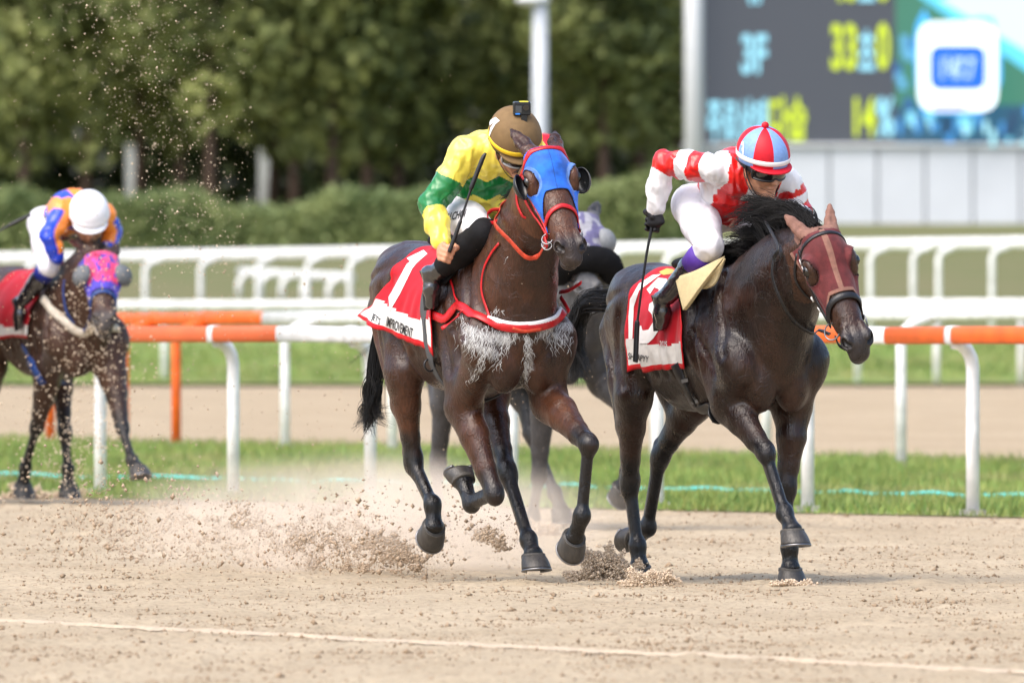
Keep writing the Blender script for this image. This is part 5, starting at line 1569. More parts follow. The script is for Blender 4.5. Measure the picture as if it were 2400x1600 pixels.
# ------------------------------------------------------------------ runners further back
f3 = Frame(209, 112, 66)
f4 = Frame(1365, 101, 58)
J3 = lambda x, y, v: f3.J(*c5(x, y), v)
J4 = lambda x, y, v: f4.J(*c3(x, y), v)
S3 = dict(name='racehorse', fr=f3, h=.014, hfine=.009, lo=(-1.95, -.5, -.02), hi=(1.2, .5, 2.1), mat=coat_material('dusty_bay_coat', .45, dust=(.34, .26, .18)),
    coat=((.042, .019, .011), (.075, .032, .016), (.012, .0105, .010)),
    RF=[J3(215, 960, -.16), J3(168, 1180, -.12), J3(118, 1360, -.1), J3(106, 1435, -.1), None],
    LF=[J3(520, 960, .16), J3(562, 1180, .12), J3(605, 1325, .1), J3(632, 1362, .1), None],
    LH=[f3(-.85, .18, .9), J3(298, 1200, .12), J3(312, 1365, .12), J3(314, 1440, .12), None],
    RH=[f3(-1.15, -.19, .9), f3(-1.38, -.13, .56), f3(-1.6, -.12, .30), f3(-1.72, -.12, .24), None],
    sole=dict(RF=8, LF=-22, LH=4, RH=95), poll=J3(466, 400, -.02), A=(.03, -.42, -.47), N=(.06, -1, .75), hs=1.0,
    nmid=f3(.20, 0, 1.62), earR=(-.13, -.085, -.01), earL=(-.13, .085, -.01), seed=21, face=(.06, .026, .013), muzzle=(.05, .042, .038),
    foam=lambda P, lc, n: np.full(len(P), .22) * (n > .2))
S4 = dict(name='racehorse', fr=f4, h=.014, hfine=.009, lo=(-1.95, -.5, -.02), hi=(1.2, .5, 2.1), zf=.02, zr=.02, mat=coat_material('dark_grey_coat', .5),
    coat=((.028, .027, .029), (.055, .053, .054), (.014, .014, .016)),
    RF=[f4(-.12, -.17, .88), J4(1118, 890, -.12), J4(1085, 1110, -.1), J4(1078, 1190, -.1), None],
    LF=[f4(.0, .17, .88), f4(.38, .13, .68), f4(.36, .12, .36), f4(.30, .12, .26), None],
    RH=[f4(-1.15, -.19, .92), J4(548, 830, -.13), J4(542, 1020, -.12), J4(548, 1110, -.12), None],
    LH=[f4(-.9, .19, .9), f4(-.7, .12, .56), f4(-.45, .12, .22), f4(-.38, .12, .12), None],
    sole=dict(RF=10, LF=50, RH=8, LH=0), poll=f4.J(1362, 512, .0), A=(.04, -.40, -.47), N=(.08, -1, .75), hs=1.0,
    nmid=f4(.20, 0, 1.62), earR=(-.14, -.085, -.01), earL=(-.14, .085, -.01), seed=31, face=(.10, .10, .105), muzzle=(.10, .10, .105), points=.6, lip=0)
for S_ in (S3, S4):
    for k in ('RF', 'LF', 'RH', 'LH'): S_[k][4] = S_[k][3] + V(0, 0, -.06)

def plain_cloth(R, zc=1.2):
    fr_ = [(-.28, 0.), (-.30, .6), (-.34, 1.2), (-.36, 1.6), (-.38, 1.95)]; re_ = [(-.92, 0.), (-.95, .6), (-.98, 1.2), (-.99, 1.6), (-.99, 1.95)]
    return saddle_cloth(R, fr_, re_, zc, CLOTH, .8, .01, 24, 24)

def rider_back(f, head, spec, **kw):
    """crouched rider seen from in front; joints in the horse's frame"""
    q = dict(U=(.0, -.5, .86), G=(.1, -.85, -.5), base=f(-.45, 0, 1.6), sR=f(-.30, -.17, 1.98), sL=f(-.28, .17, 1.98), eR=f(-.22, -.29, 1.76), eL=f(-.2, .29, 1.76), wR=f(.0, -.14, 1.66), wL=f(.02, .14, 1.66),
             hR=f(-.62, -.12, 1.86), hL=f(-.62, .12, 1.86), kR=f(-.20, -.20, 1.68), kL=f(-.20, .20, 1.68), aR=f(-.52, -.30, 1.42), aL=f(-.52, .30, 1.42), tR=f(-.46, -.29, 1.28), tL=f(-.46, .29, 1.28),
             head=head, h=.009, goggles=False, gore=lambda q: 0, boot=.2, knee=.1)
    q.update(spec); q.update(kw)
    return build_jockey(q)

def horse_three():
    R = build_horse(S3); root = R['root']; bv = R['bvh']; hp = R['hp']
    tag(root, 'mud spattered bay racehorse in pink and blue hood with grey eye cups', 'horse', 'galloping racehorses')
    PK, BL = np.array(srgb(226, 70, 120)), np.array(srgb(76, 66, 176))
    keep = lambda a, th, q: .012 < a < .33 + .05 * np.clip((abs(th) - 40) / 40, 0, 1) and abs(th) < 100
    tint = lambda a, th, q: BL if (a > .30 or abs(th) > 62 - 60 * (a > .27) or vnoise(V(a * 30, th / 9, 3.)[None])[0] > .62) else PK
    hood(R, 'hood', keep, tint, M['hood'], 0, .40, 102, da=.008, dth=3)
    cup = mat('grey_mesh_cup', (.13, .14, .15), .7, .3, noise=.2, nscale=60)
    for s in (-1, 1): blinker_cup(R, s, cup, .072, (.05, .85, .6), 95, (.19, .10, .03))
    o, cb = plain_cloth(R)
    bl = mat('blue_strap', srgb(30, 60, 120), .5); wh = mat('cream_breast_band', (.55, .5, .42), .8, .2, noise=.2, nscale=30)
    pk = lambda pts: picks(bv, c5, pts, 112.)
    part('breastplate', strap_on(bv, pk([(205, 590), (250, 650), (320, 705), (400, 745), (470, 760), (540, 730)]), .055, .012, 30, .006), wh, root)
    part('girth', strap_on(bv, pk([(115, 810), (150, 880), (190, 950)]) + [f3(-.4, 0, .80)], .06, .006, 24, .012), bl, root)
    part('rein', tube(spline([hp(.47, -.07, -.04), *[p - f3.L * .03 for p in pk([(400, 735), (330, 660), (310, 560), (315, 500)])]], 30), 0, 8, flat=(.012, .003), lat=V(.3, -.6, .7)), bl, root)
    nb_ = [hp(.43, -.06, -.05), hp(.395, -.068, 0), hp(.365, -.05, .045), hp(.355, 0, .07)]
    part('noseband', strap_on(bv, nb_ + [mirror(R, p) for p in nb_[:3]][::-1], .03, .005, 30, .006), bl, root)
    crest = [(R['neck'][i], R['nlat'][min(i, 11)], nz(R['neck'][min(i + 1, 12)] - R['neck'][max(i - 1, 0)]), R['nrad'][i][1]) for i in range(2, 13)]
    def tuft(r):
        p, la, tn, hh = crest[r.integers(0, len(crest))]; up = nz(np.cross(tn, la)); up = up if up @ (V(0, 0, 1) - f3.F) > 0 else -up
        p = p + up * (hh - .01) + tn * r.normal(0, .03); d = nz(up - f3.F * .5 - f3.L * r.uniform(-.2, .6) + r.normal(0, .2, 3)); ln = r.uniform(.08, .16)
        return [p + d * ln * t + V(0, 0, -.07) * t * t for t in np.linspace(0, 1, 6)]
    tag(part('mane', locks(11, 70, 9, tuft, .01, .004), M['hair'], root), kind='stuff')
    def hair(r):
        e = r.normal(0, .05, 3); return spline([f3(-1.58, 0, 1.42), f3(-1.72, 0, 1.3) + e * .5, f3(-1.95, 0, 1.1) + e, f3(-2.1, 0, .9) + e * 2], 10)
    tag(part('tail', locks(12, 24, 10, hair, .016, .005), M['hair'], root), kind='stuff')
    OR, BU = np.array(srgb(245, 140, 40)), np.array(srgb(24, 64, 196))
    def silk(c):
        P = c['P']; col = np.tile(OR, (len(P), 1)); b = np.zeros(len(P), bool)
        x = (P - c['ch']) @ c['lat']; t = ((P - c['pv']) @ c['ax']) / c['L']
        b |= (np.abs(np.abs(x) - .09) < .035) & (t > .4)
        for s, sg in (('R', -1), ('L', 1)):
            d1, t1, d2, t2, tor = arm_params(c, s); arm = ((d1 < .085) & (t1 > .2)) | (d2 < .08)
            ax_ = np.where((d1 < d2)[:, None], c['s' + s] + t1[:, None] * (c['e' + s] - c['s' + s]), c['e' + s] + t2[:, None] * (c['w' + s] - c['e' + s]))
            b = np.where(arm, ((P - ax_) @ c['lat']) * sg > .012, b)
            b |= arm & (d2 < d1) & (t2 > .8)
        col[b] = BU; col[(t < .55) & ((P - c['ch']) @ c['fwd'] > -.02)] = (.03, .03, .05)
        return col
    wcap = mat('white_cap', (.78, .78, .82), .5, .35)
    spec = dict(silk=silk, cap_mats=[wcap], band=wcap, peak=wcap, cuff=mat('blue_cuff', srgb(24, 40, 140), .6))
    W = rider_back(f3, J3(410, 195, -.02), spec, sR=J3(285, 190, -.17), eR=J3(228, 300, -.30), wR=J3(262, 400, -.24), sL=J3(478, 205, .17), eL=J3(512, 280, .26), wL=J3(492, 375, .17), hR=J3(205, 255, -.12), kR=J3(225, 440, -.24), aR=J3(95, 610, -.31), tR=J3(92, 715, -.3), hk=1.16)
    tag(W['root'], 'jockey in orange and blue silks with plain white cap on the spattered horse', 'jockey', 'jockeys')
    return R, W

class sh_frame:
    def __init__(s, fn): s.fn = fn
    def __call__(s, u, v, z): return s.fn(u, v * .85, z)

def horse_four():
    R = build_horse(S4); root = R['root']; bv = R['bvh']; hp = R['hp']
    tag(root, 'grey faced racehorse with thick black fleece noseband, half hidden behind the bay', 'horse', 'galloping racehorses')
    PU, WH = np.array(srgb(96, 92, 128)), np.array((.30, .30, .34))
    hood(R, 'hood', lambda a, th, q: .012 < a < .30 and abs(th) < 100, lambda a, th, q: PU if vnoise(V(a * 25, th / 14, 7.)[None])[0] > .5 else WH, M['hood'], 0, .32, 102, da=.008, dth=3)
    cup = mat('pale_grey_cup', (.22, .23, .24), .7, .3, noise=.15, nscale=60)
    for s in (-1, 1): blinker_cup(R, s, cup, .074, (.05, .9, .45), 95, (.20, .10, .02))
    # sheepskin roll over the nose
    pts = [hp(.40, .115 * math.sin(t), .005 + .085 * math.cos(t)) for t in np.linspace(-2.1, 2.1, 30)]
    v, f = tube(pts, .082, 22)
    cen = np.repeat(np.array(pts), 22, 0); v = cen + (v - cen) * (.82 + .34 * fbm(v * 45, 3))[:, None]
    part('fleece_noseband', (v, f), mat('black_fleece', (.008, .008, .009), .95, .1, bump=.8, bscale=90), root)
    o, cb = plain_cloth(R)
    part('rein', tube(spline([hp(.47, -.07, -.04), f4(.35, -.22, 1.45), f4(.15, -.2, 1.5), f4(.0, -.14, 1.6)], 20), 0, 8, flat=(.012, .003), lat=V(.3, -.6, .7)), M['black_strap'], root)
    def hair(r):
        e = r.normal(0, .05, 3); return spline([f4(-1.58, 0, 1.42), f4(-1.72, 0, 1.3) + e * .5, f4(-1.95, 0, 1.1) + e, f4(-2.1, 0, .9) + e * 2], 10)
    tag(part('tail', locks(14, 20, 10, hair, .016, .005), M['hair'], root), kind='stuff')
    rc = mat('red_cap', srgb(206, 16, 40), .5, .35)
    spec = dict(silk=lambda c: np.tile(np.array((.05, .09, .20)), (len(c['P']), 1)), cap_mats=[rc], band=M['white_tape'], peak=rc)
    sh = lambda u, v, z: f4(u - .34, v, z)
    W = rider_back(sh_frame(sh), f4.J(1274, 372, -.0), spec)
    tag(W['root'], 'jockey in red cap almost hidden behind the yellow silked rider', 'jockey', 'jockeys')
    return R, W

# ------------------------------------------------------------------ ground
def lerp_line(a, b): return lambda t: a + (b - a) * t
B1 = (ground_at(0, 1163), ground_at(2400, 1213))       # sand / first grass
B2 = (ground_at(0, 1032), ground_at(2400, 1083))       # first grass / second sand track
B3 = (ground_at(0, 905), ground_at(2400, 903))         # second sand track / infield

def sand_material(name, c1_, c2_, sc=1.0):
    m = bpy.data.materials.new(name); m.use_nodes = True; nt = m.node_tree; N, Lk = nt.nodes, nt.links; b = N['Principled BSDF']
    tc = N.new('ShaderNodeTexCoord')
    def noise(scale, det, st=(1, 1, 1), rough=.6):
        mp = N.new('ShaderNodeMapping'); mp.inputs['Scale'].default_value = st; Lk.new(tc.outputs['Object'], mp.inputs[0])
        n = N.new('ShaderNodeTexNoise'); n.inputs['Scale'].default_value = scale; n.inputs['Detail'].default_value = det; n.inputs['Roughness'].default_value = rough
        Lk.new(mp.outputs[0], n.inputs['Vector']); return n
    big = noise(1.1 * sc, 5, (1, .35, 1)); fine = noise(26 * sc, 6, (1, .5, 1), .75)
    r1 = N.new('ShaderNodeMapRange'); r1.inputs[1].default_value = .3; r1.inputs[2].default_value = .72; Lk.new(big.outputs['Fac'], r1.inputs[0])
    mx = N.new('ShaderNodeMix'); mx.data_type = 'RGBA'; mx.inputs[6].default_value = (*c1_, 1); mx.inputs[7].default_value = (*c2_, 1); Lk.new(r1.outputs[0], mx.inputs[0])
    r2 = N.new('ShaderNodeMapRange'); r2.inputs[1].default_value = .32; r2.inputs[2].default_value = .52; r2.inputs[3].default_value = .58; r2.inputs[4].default_value = 1.06; Lk.new(fine.outputs['Fac'], r2.inputs[0])
    m2 = N.new('ShaderNodeMix'); m2.data_type = 'RGBA'; m2.blend_type = 'MULTIPLY'; m2.inputs[0].default_value = 1; Lk.new(mx.outputs[2], m2.inputs[6]); Lk.new(r2.outputs[0], m2.inputs[7])
    Lk.new(m2.outputs[2], b.inputs['Base Color'])
    bp = N.new('ShaderNodeBump'); bp.inputs['Strength'].default_value = .7; bp.inputs['Distance'].default_value = .012; Lk.new(fine.outputs['Fac'], bp.inputs['Height']); Lk.new(bp.outputs[0], b.inputs['Normal'])
    b.inputs['Roughness'].default_value = .95; b.inputs['Specular IOR Level'].default_value = .12
    return m
M['sand'] = sand_material('sand', (.325, .258, .172), (.425, .348, .243))
M['sand_far'] = sand_material('far_sand', (.32, .248, .16), (.40, .318, .215), .6)
M['clod'] = mat('sand_clod', (.37, .28, .19), .95, .1, col2=(.24, .172, .112), nscale=14, bump=.6, bscale=60)  # brown sand, darkened further in the colour for the clods' shaded sides
M['speck'] = mat('flying_sand', (.45, .345, .245), .95, .1, col2=(.30, .22, .148), nscale=9)
M['burst'] = mat('churned_sand', (.62, .50, .37), .95, .1, col2=(.50, .385, .275), nscale=14)
M['lit_speck'] = mat('lit_flying_sand', (.62, .51, .38), .95, .1, col2=(.46, .365, .26), nscale=9)  # same sand made lighter: the light on the specks is in the colour
M['grass'] = mat('turf', (.16, .23, .055), .9, .15, col2=(.33, .29, .15), nscale=1.6, bump=.6, bscale=25)
M['grass_far'] = mat('far_turf', (.15, .23, .05), .9, .15, col2=(.21, .22, .075), nscale=.5, bump=.6, bscale=12)
M['bank'] = mat('rough_bank', (.115, .135, .05), .95, .1, col2=(.165, .145, .075), nscale=.35, bump=.6, bscale=8)
M['blade'] = mat('grass_blades', (1, 1, 1), .7, .2, attr='tint')

def infield_z(x, d):
    return np.interp(d, [224, 232, 262, 330, 384, 415, 560, 3000], [.0, .05, .62, 1.45, 1.95, 2.78, 3.1, 3.2])

def sand_z(x, y):
    return .018 * (fbm(np.stack([x * 2.2, y * 1.0, x * 0], -1), 3) - .47) + .034 * (fbm(np.stack([x * 11, y * 7, x * 0 + 4], -1), 3) - .47) + np.clip(fbm(np.stack([x * 4, y * 2.2, x * 0 + 9], -1), 3) - .54, 0, 1) * .11

def setting():
    big = mesh_obj('ground', [(-1500, -60, -.03), (1500, -60, -.03), (1500, 3200, -.03), (-1500, 3200, -.03)], [[0, 1, 2, 3]], M['sand_far']); tag(big, kind='structure')
    # near track: displaced where the lens looks
    xs = np.concatenate([np.linspace(-60, -5, 12)[:-1], np.linspace(-5, 5, 130), np.linspace(5, 60, 12)[1:]])
    ys = np.concatenate([np.linspace(-20, 58, 8)[:-1], np.linspace(58, 125, 720), np.linspace(125, 175, 8)[1:]])
    X, Y = np.meshgrid(xs, ys)
    P = np.stack([X, Y, X * 0], -1)
    Zd = sand_z(X, Y); hum = 0
    edge = B1[0][1] + (X - B1[0][0]) * (B1[1][1] - B1[0][1]) / (B1[1][0] - B1[0][0])
    fl = np.clip((edge - Y) / 2.0, 0, 1)
    P[..., 2] = np.where(np.abs(X) < 5.1, (Zd + hum) * fl - .004 * (1 - fl), 0)
    o = mesh_obj('sand_track', P.reshape(-1, 3), np.array(grid_faces(len(xs), len(ys))), M['sand']); tag(o, kind='structure')
    # pale line of dry sand drawn across the track by the harrow
    a, b = ground_at(-300, 1441), ground_at(2700, 1592); n = 700
    t = np.linspace(0, 1, n); c = a + (b - a) * t[:, None]
    wf = .10 + .14 * vnoise(np.stack([t * 160, t * 0, t * 0], 1)) * vnoise(np.stack([t * 37, t * 0 + 4, t * 0], 1)) * 2; wb_ = .10 + .14 * vnoise(np.stack([t * 150, t * 0 + 7, t * 0], 1)) * vnoise(np.stack([t * 30, t * 0 + 9, t * 0], 1)) * 2
    rows = []
    for q, k in ((-1, wf), (-.4, wf), (.3, wb_), (1, wb_)):
        p = c.copy(); p[:, 1] += q * k * .75 + .05 * (vnoise(np.stack([t * 22, t * 0 + 2, t * 0], 1)) - .5); p[:, 2] = .35 * sand_z(p[:, 0], p[:, 1]) + (.002 if abs(q) == 1 else .013); rows.append(p)
    tag(mesh_obj('harrow_ridge', np.concatenate(rows), np.array(grid_faces(n, 4)), M['print_ridge']), kind='structure')
    def strip(name, A, Bx, z, m, t0=-3, t1=4, n=60):
        q = []
        for t in np.linspace(t0, t1, n):
            p = A[0] + (A[1] - A[0]) * t; r = Bx[0] + (Bx[1] - Bx[0]) * t
            jp = .25 * (vnoise(V(t * 18, 1, 2)[None])[0] - .5); jr = .5 * (vnoise(V(t * 18, 5, 2)[None])[0] - .5)
            q += [(p[0], p[1] + jp, z), (r[0], r[1] + jr, z)]
        fs = [[2 * i, 2 * i + 2, 2 * i + 3, 2 * i + 1] for i in range(n - 1)]
        return tag(mesh_obj(name, q, fs, m), kind='structure')
    strip('grass_verge', B1, B2, .004, M['grass'], n=160)
    strip('sand_path', B2, B3, .004, M['sand_far'], t0=-2, t1=3)
    # infield rising gently
    xs = np.linspace(-160, 160, 33); ds = np.array([B3[0][1] - 1, 234, 240, 250, 262, 280, 300, 330, 355, 380, 420, 460, 500, 530, 560, 700, 1000, 2000, 3000])
    X, D = np.meshgrid(xs, ds); X = X * np.maximum(1, D / 500)
    Zi = infield_z(X, D) + .02
    G_ = np.stack([X, D, Zi], -1)
    tag(mesh_obj('infield', G_[:5].reshape(-1, 3), np.array(grid_faces(33, 5)), M['grass_far']), kind='structure')
    tag(mesh_obj('bank', G_[4:].reshape(-1, 3), np.array(grid_faces(33, len(ds) - 4)), M['bank']), kind='structure')
    # grass blades along the verges
    def blades(name, A, Bx, n, z, hh, seed, zfn=None, w=.006):
        r = np.random.default_rng(seed); t = r.uniform(-.5, 1.5, n); s = r.uniform(-.012, 1, n)
        p = A[0] + (A[1] - A[0]) * t[:, None]; q = Bx[0] + (Bx[1] - Bx[0]) * t[:, None]; c = p + (q - p) * s[:, None]
        c[:, 2] = z if zfn is None else zfn(c)
        H = r.uniform(.4, 1.2, n) * hh * (.6 + .9 * vnoise(c * 1.7)); an = r.uniform(0, 6.283, n); wd = np.stack([np.cos(an), np.sin(an), an * 0], 1) * w * r.uniform(.7, 1.6, n)[:, None]
        lean = np.stack([r.normal(0, .35, n), r.normal(0, .35, n), np.ones(n)], 1) * H[:, None]
        vs = np.stack([c - wd, c + wd, c + lean], 1).reshape(-1, 3)
        fs = np.arange(3 * n, dtype=np.int32).reshape(-1, 3)
        g = r.uniform(0, 1, n)[:, None]; k = np.clip(vnoise(c * .9)[:, None] * 1.6 - .3, 0, 1)
        col = np.array((.12, .22, .055)) * (1 - g) + np.array((.25, .28, .08)) * g; col = col * (.8 + .4 * k); dry = np.clip(vnoise(c * np.array((.8, .35, 1)) + 40)[:, None] * 3 - 1.6, 0, 1); col = col * (1 - dry * .6) + np.array((.33, .29, .14)) * dry * .6
        o = mesh_obj(name, vs, fs, M['blade'], colors={'tint': np.repeat(col, 3, 0)}, smooth=False)
        return tag(o, 'short bright green grass growing on the verge under the near rail' if seed == 1 else 'grass growing along the foot of the far rail', 'grass', kind='stuff')
    blades('grass', B1, B2, 115000, .006, .075, 1)
    blades('grass', B3, (B3[0] + V(-1, 22, 0), B3[1] + V(1, 22, 0)), 32000, 0, .10, 2, lambda c: infield_z(c[:, 0], c[:, 1]), .02)
    # turquoise hoses lying in the grass
    tq = mat('turquoise_hose', srgb(84, 206, 206), .5, .4)
    for A_, B_, r_, lab in ((ground_at(-200, 1120), ground_at(2600, 1178), .014, 'turquoise hose lying in the grass along the near rail'), (ground_at(-200, 896), ground_at(2600, 896), .035, 'turquoise hose lying along the foot of the far rail')):
        pts = [A_ + (B_ - A_) * t + V(0, .25 * (vnoise(V(t * 40, 1, 1)[None])[0] - .5), .036 + .028 * (vnoise(V(t * 45, 4, 1)[None])[0] - .5)) for t in np.linspace(0, 1, 120)]
        tag(mesh_obj('water_hose', *tube(pts, r_, 8), tq), lab, 'hose')

M['print_ridge'] = mat('pale_dry_sand', (.465, .38, .28), .95, .1, noise=.15, nscale=20)
# ------------------------------------------------------------------ rails
M['rail_white'] = mat('white_rail', (.80, .80, .80), .45, .4, noise=.22, nscale=7)
M['rail_orange'] = mat('orange_rail', srgb(222, 98, 32), .45, .4, noise=.2, nscale=7)
M['rail_dull_orange'] = mat('faded_orange_rail', srgb(206, 100, 58), .5, .4, noise=.14, nscale=3)

M['rail_foot'] = mat('grey_foot', (.35, .34, .32), .7, .3, noise=.4, nscale=12)
def running_rail(label, a, b, ts, ztop, pieces, side, hgt=.11, dep=.09, pr=.042, over=.2, zg=None, orange_posts=()):
    """posts stand on the line a-b at parameters ts and curl over to carry the rail, set off by over along side"""
    root = empty('running_rail', (a + b) / 2 * V(1, 1, 0)); tag(root, label, 'rail', 'track rails')
    d = nz(b - a); zt = lambda t: ztop[0] + (ztop[1] - ztop[0]) * t
    for k, (t0, t1, m) in enumerate(pieces):
        n = 14; pts = []
        for t in np.linspace(t0, t1, n):
            p = a + (b - a) * t + side * over; p = p.copy(); p[2] = zt(t) - hgt / 2 + .004 * math.sin(t * 31); pts.append(p)
        mesh_obj('rail_beam', *tube(pts, 0, 12, flat=(dep / 2, hgt / 2), lat=nz(np.cross(d, V(0, 0, 1)))), M[m], root)
    for t in ts:
        p = a + (b - a) * t; z0 = 0 if zg is None else zg(p); top = zt(t) - hgt + .01
        q = [V(p[0], p[1], z0 - .05), V(p[0], p[1], z0 + (top - z0) * .5), V(p[0], p[1], top - .16), *[V(*(p[:2] + side[:2] * over * (1 - math.cos(x))), top - .16 + .16 * math.sin(x)) for x in (.4, .8, 1.2)], V(*(p[:2] + side[:2] * over), top)]
        m = 'rail_orange' if any(x0 <= t <= x1 for x0, x1 in orange_posts) else 'rail_white'
        po = mesh_obj('post', *tube(q, pr, 12), M[m], root)
        if zg is None:
            c_ = V(*(p[:2] + side[:2] * over), zt(t) - hgt / 2); mesh_obj('bracket', *tube([c_ - d * .035, c_ + d * .035], 0, 12, flat=(dep / 2 + .006, hgt / 2 + .006), lat=nz(np.cross(d, V(0, 0, 1)))), M[m if m == 'rail_white' else 'rail_orange'], po)
            mesh_obj('foot_plate', *box(V(p[0], p[1], z0 + .02), .16, .16, .04), M['rail_foot'], po, smooth=False)
    return root

def rails():
    a, b = ground_at(235, 1158), ground_at(2280, 1209)
    def tpx(a, b, px): 
        k = (px - CX) / FPX; return (k * a[1] - a[0]) / ((b[0] - a[0]) - k * (b[1] - a[1]))
    L_ = nz(V(.875, .485, 0))
    T = lambda px: tpx(a, b, px)
    run = [T(235) + k * .165 for k in (-6, -5, -4, -3, -2, -1, 0, 1, 2, 3, 4)] + [T(1893), T(2280)] + [T(2280) + .17 * k for k in (1, 2, 3, 4, 5, 6)]
    running_rail('nearest track rail with orange and white beam running behind all the horses', a, b, run, (1.155, 1.186),
        [(-1.6, T(702), 'rail_dull_orange'), (T(702), T(1840), 'rail_white'), (T(1840), T(2084), 'rail_orange'), (T(2084), T(2130), 'rail_white'), (T(2130), 2.2, 'rail_orange')], -L_, over=.14)
    a2, b2 = ground_at(413, 1046), ground_at(2112, 1092); T2 = lambda px: tpx(a2, b2, px)
    running_rail('second track rail, orange at its left end then white, beyond the near rail', a2, b2, [T2(x) for x in (-420, -160, 118, 292, 413, 668, 920, 1204, 1535, 1795, 2112, 2420, 2740, 3060, 3400)], (1.175, 1.26),
        [(-1., T2(552), 'rail_orange'), (T2(552), 2., 'rail_white')], L_, over=.30, orange_posts=((-1, T2(500)),))
    a3, b3 = ground_at(385, 902), ground_at(2393, 906); T3 = lambda px: tpx(a3, b3, px)
    running_rail('third rail, all white, at the far edge of the second sand path', a3, b3, [T3(x) for x in (-1020, -550, -80, 385, 860, 1350, 1700, 2010, 2195, 2393, 2590, 2790, 2990, 3200)], (1.15, 1.17), [(-1., 2., 'rail_white')], L_ * -1, hgt=.115, dep=.10, pr=.045)
    a4 = at(0, 700, 272); b4 = at(2400, 700, 254); a4[2] = 0; b4[2] = 0; T4 = lambda px: tpx(a4, b4, px)
    running_rail('fourth rail, white and set higher on the grass slope', a4, b4, [T4(x) for x in (-640, -500, -360, -220, -80, 60, 200, 340, 470, 605, 720, 820, 905, 1420, 1560, 1700, 1870, 2040, 2140, 2200, 2325, 2480, 2640, 2800, 2960, 3120)], (1.85, 2.07), [(-.6, 1.7, 'rail_white')], L_, hgt=.17, dep=.13, pr=.045, over=.3, zg=lambda p: float(infield_z(p[0], p[1])))
    a5 = at(540, 700, 300); b5 = at(800, 700, 292); a5[2] = 0; b5[2] = 0; T5 = lambda px: tpx(a5, b5, px)
    running_rail('short low white rail beyond the fourth rail on the left', a5, b5, [T5(x) for x in (560, 610, 660, 710, 770)], (1.62, 1.52), [(0, 1, 'rail_white')], L_, hgt=.14, dep=.12, pr=.05, over=.2, zg=lambda p: float(infield_z(p[0], p[1])))

# ------------------------------------------------------------------ hedge, trees, lamp, scoreboard
M['leaf'] = mat('leaves', (1, 1, 1), .6, .25, attr='tint')
M['bark'] = mat('bark', (.115, .078, .060), .9, .1, noise=.4, nscale=6, bump=.6, bscale=20)
def leaves(r, cen, rad, n, size, c_lo, c_hi):
    """n small leaf faces spread through lumpy clumps"""
    k = r.integers(0, len(cen), n)
    d = r.normal(0, 1, (n, 3)); d /= np.linalg.norm(d, axis=1)[:, None]
    p = cen[k] + d * (rad[k] * r.uniform(.35, 1, n) ** .5)[:, None]
    e1 = r.normal(0, 1, (n, 3)); e1 /= np.linalg.norm(e1, axis=1)[:, None]; e2 = np.cross(e1, r.normal(0, 1, (n, 3))); e2 /= np.linalg.norm(e2, axis=1)[:, None]
    s = (size * r.uniform(.6, 1.4, n))[:, None]
    vs = np.stack([p - e1 * s, p + e2 * s * .6, p + e1 * s, p - e2 * s * .6], 1).reshape(-1, 3)
    tone = (r.uniform(0, 1, len(cen)) ** 1.3)[k] * .5 + r.uniform(0, 1, n) * .5
    col = np.array(c_lo) * (1 - tone[:, None]) + np.array(c_hi) * tone[:, None]
    return vs, np.arange(4 * n, dtype=np.int32).reshape(-1, 4), np.repeat(col, 4, 0)

def make_tree(seed, loc, label, H=12., R=3.2, n=7000):
    r = np.random.default_rng(seed); loc = np.asarray(loc, float)
    root = empty('tree', loc); tag(root, label, 'tree', 'trees behind the hedge')
    lean = r.normal(0, .15, 2)
    tp = [loc + V(lean[0] * t, lean[1] * t, H * .8 * t) for t in np.linspace(0, 1, 8)]
    mesh_obj('trunk', *tube(tp, [.15 * (1 - .75 * t) + .06 * max(0, .15 - t) / .15 for t in np.linspace(0, 1, 8)], 10), M['bark'], root)
    cen, rad = [], []
    for k in range(9):
        t = r.uniform(.3, .9); p0 = tp[0] + (tp[-1] - tp[0]) * t; an = r.uniform(0, 6.28); ln = R * (1.1 - .6 * t) * r.uniform(.6, 1)
        e = p0 + V(math.cos(an) * ln, math.sin(an) * ln, ln * r.uniform(.1, .5))
        mesh_obj('limb', *tube(spline([p0, (p0 + e) / 2 + V(0, 0, .2), e], 6), [.075, .065, .05, .04, .03, .02], 6), M['bark'], root)
        for q in np.linspace(.35, 1, 4): cen.append(p0 + (e - p0) * q + r.normal(0, .35, 3)); rad.append(r.uniform(.6, 1.15))
    for k in range(46):
        t = r.uniform(.02, 1.05); an = r.uniform(0, 6.28); q = R * math.sin(math.pi * min(1, t * .82 + .1)) * r.uniform(.2, 1)
        cen.append(loc + V(math.cos(an) * q, math.sin(an) * q, H * (.17 + .83 * t) * .95)); rad.append(r.uniform(.6, 1.3))
    vs, fs, col = leaves(r, np.array(cen), np.array(rad), n, .17, (.095, .122, .042), (.26, .28, .088))
    mesh_obj('crown', vs, fs, M['leaf'], root, colors={'tint': col}, smooth=False)
    return root

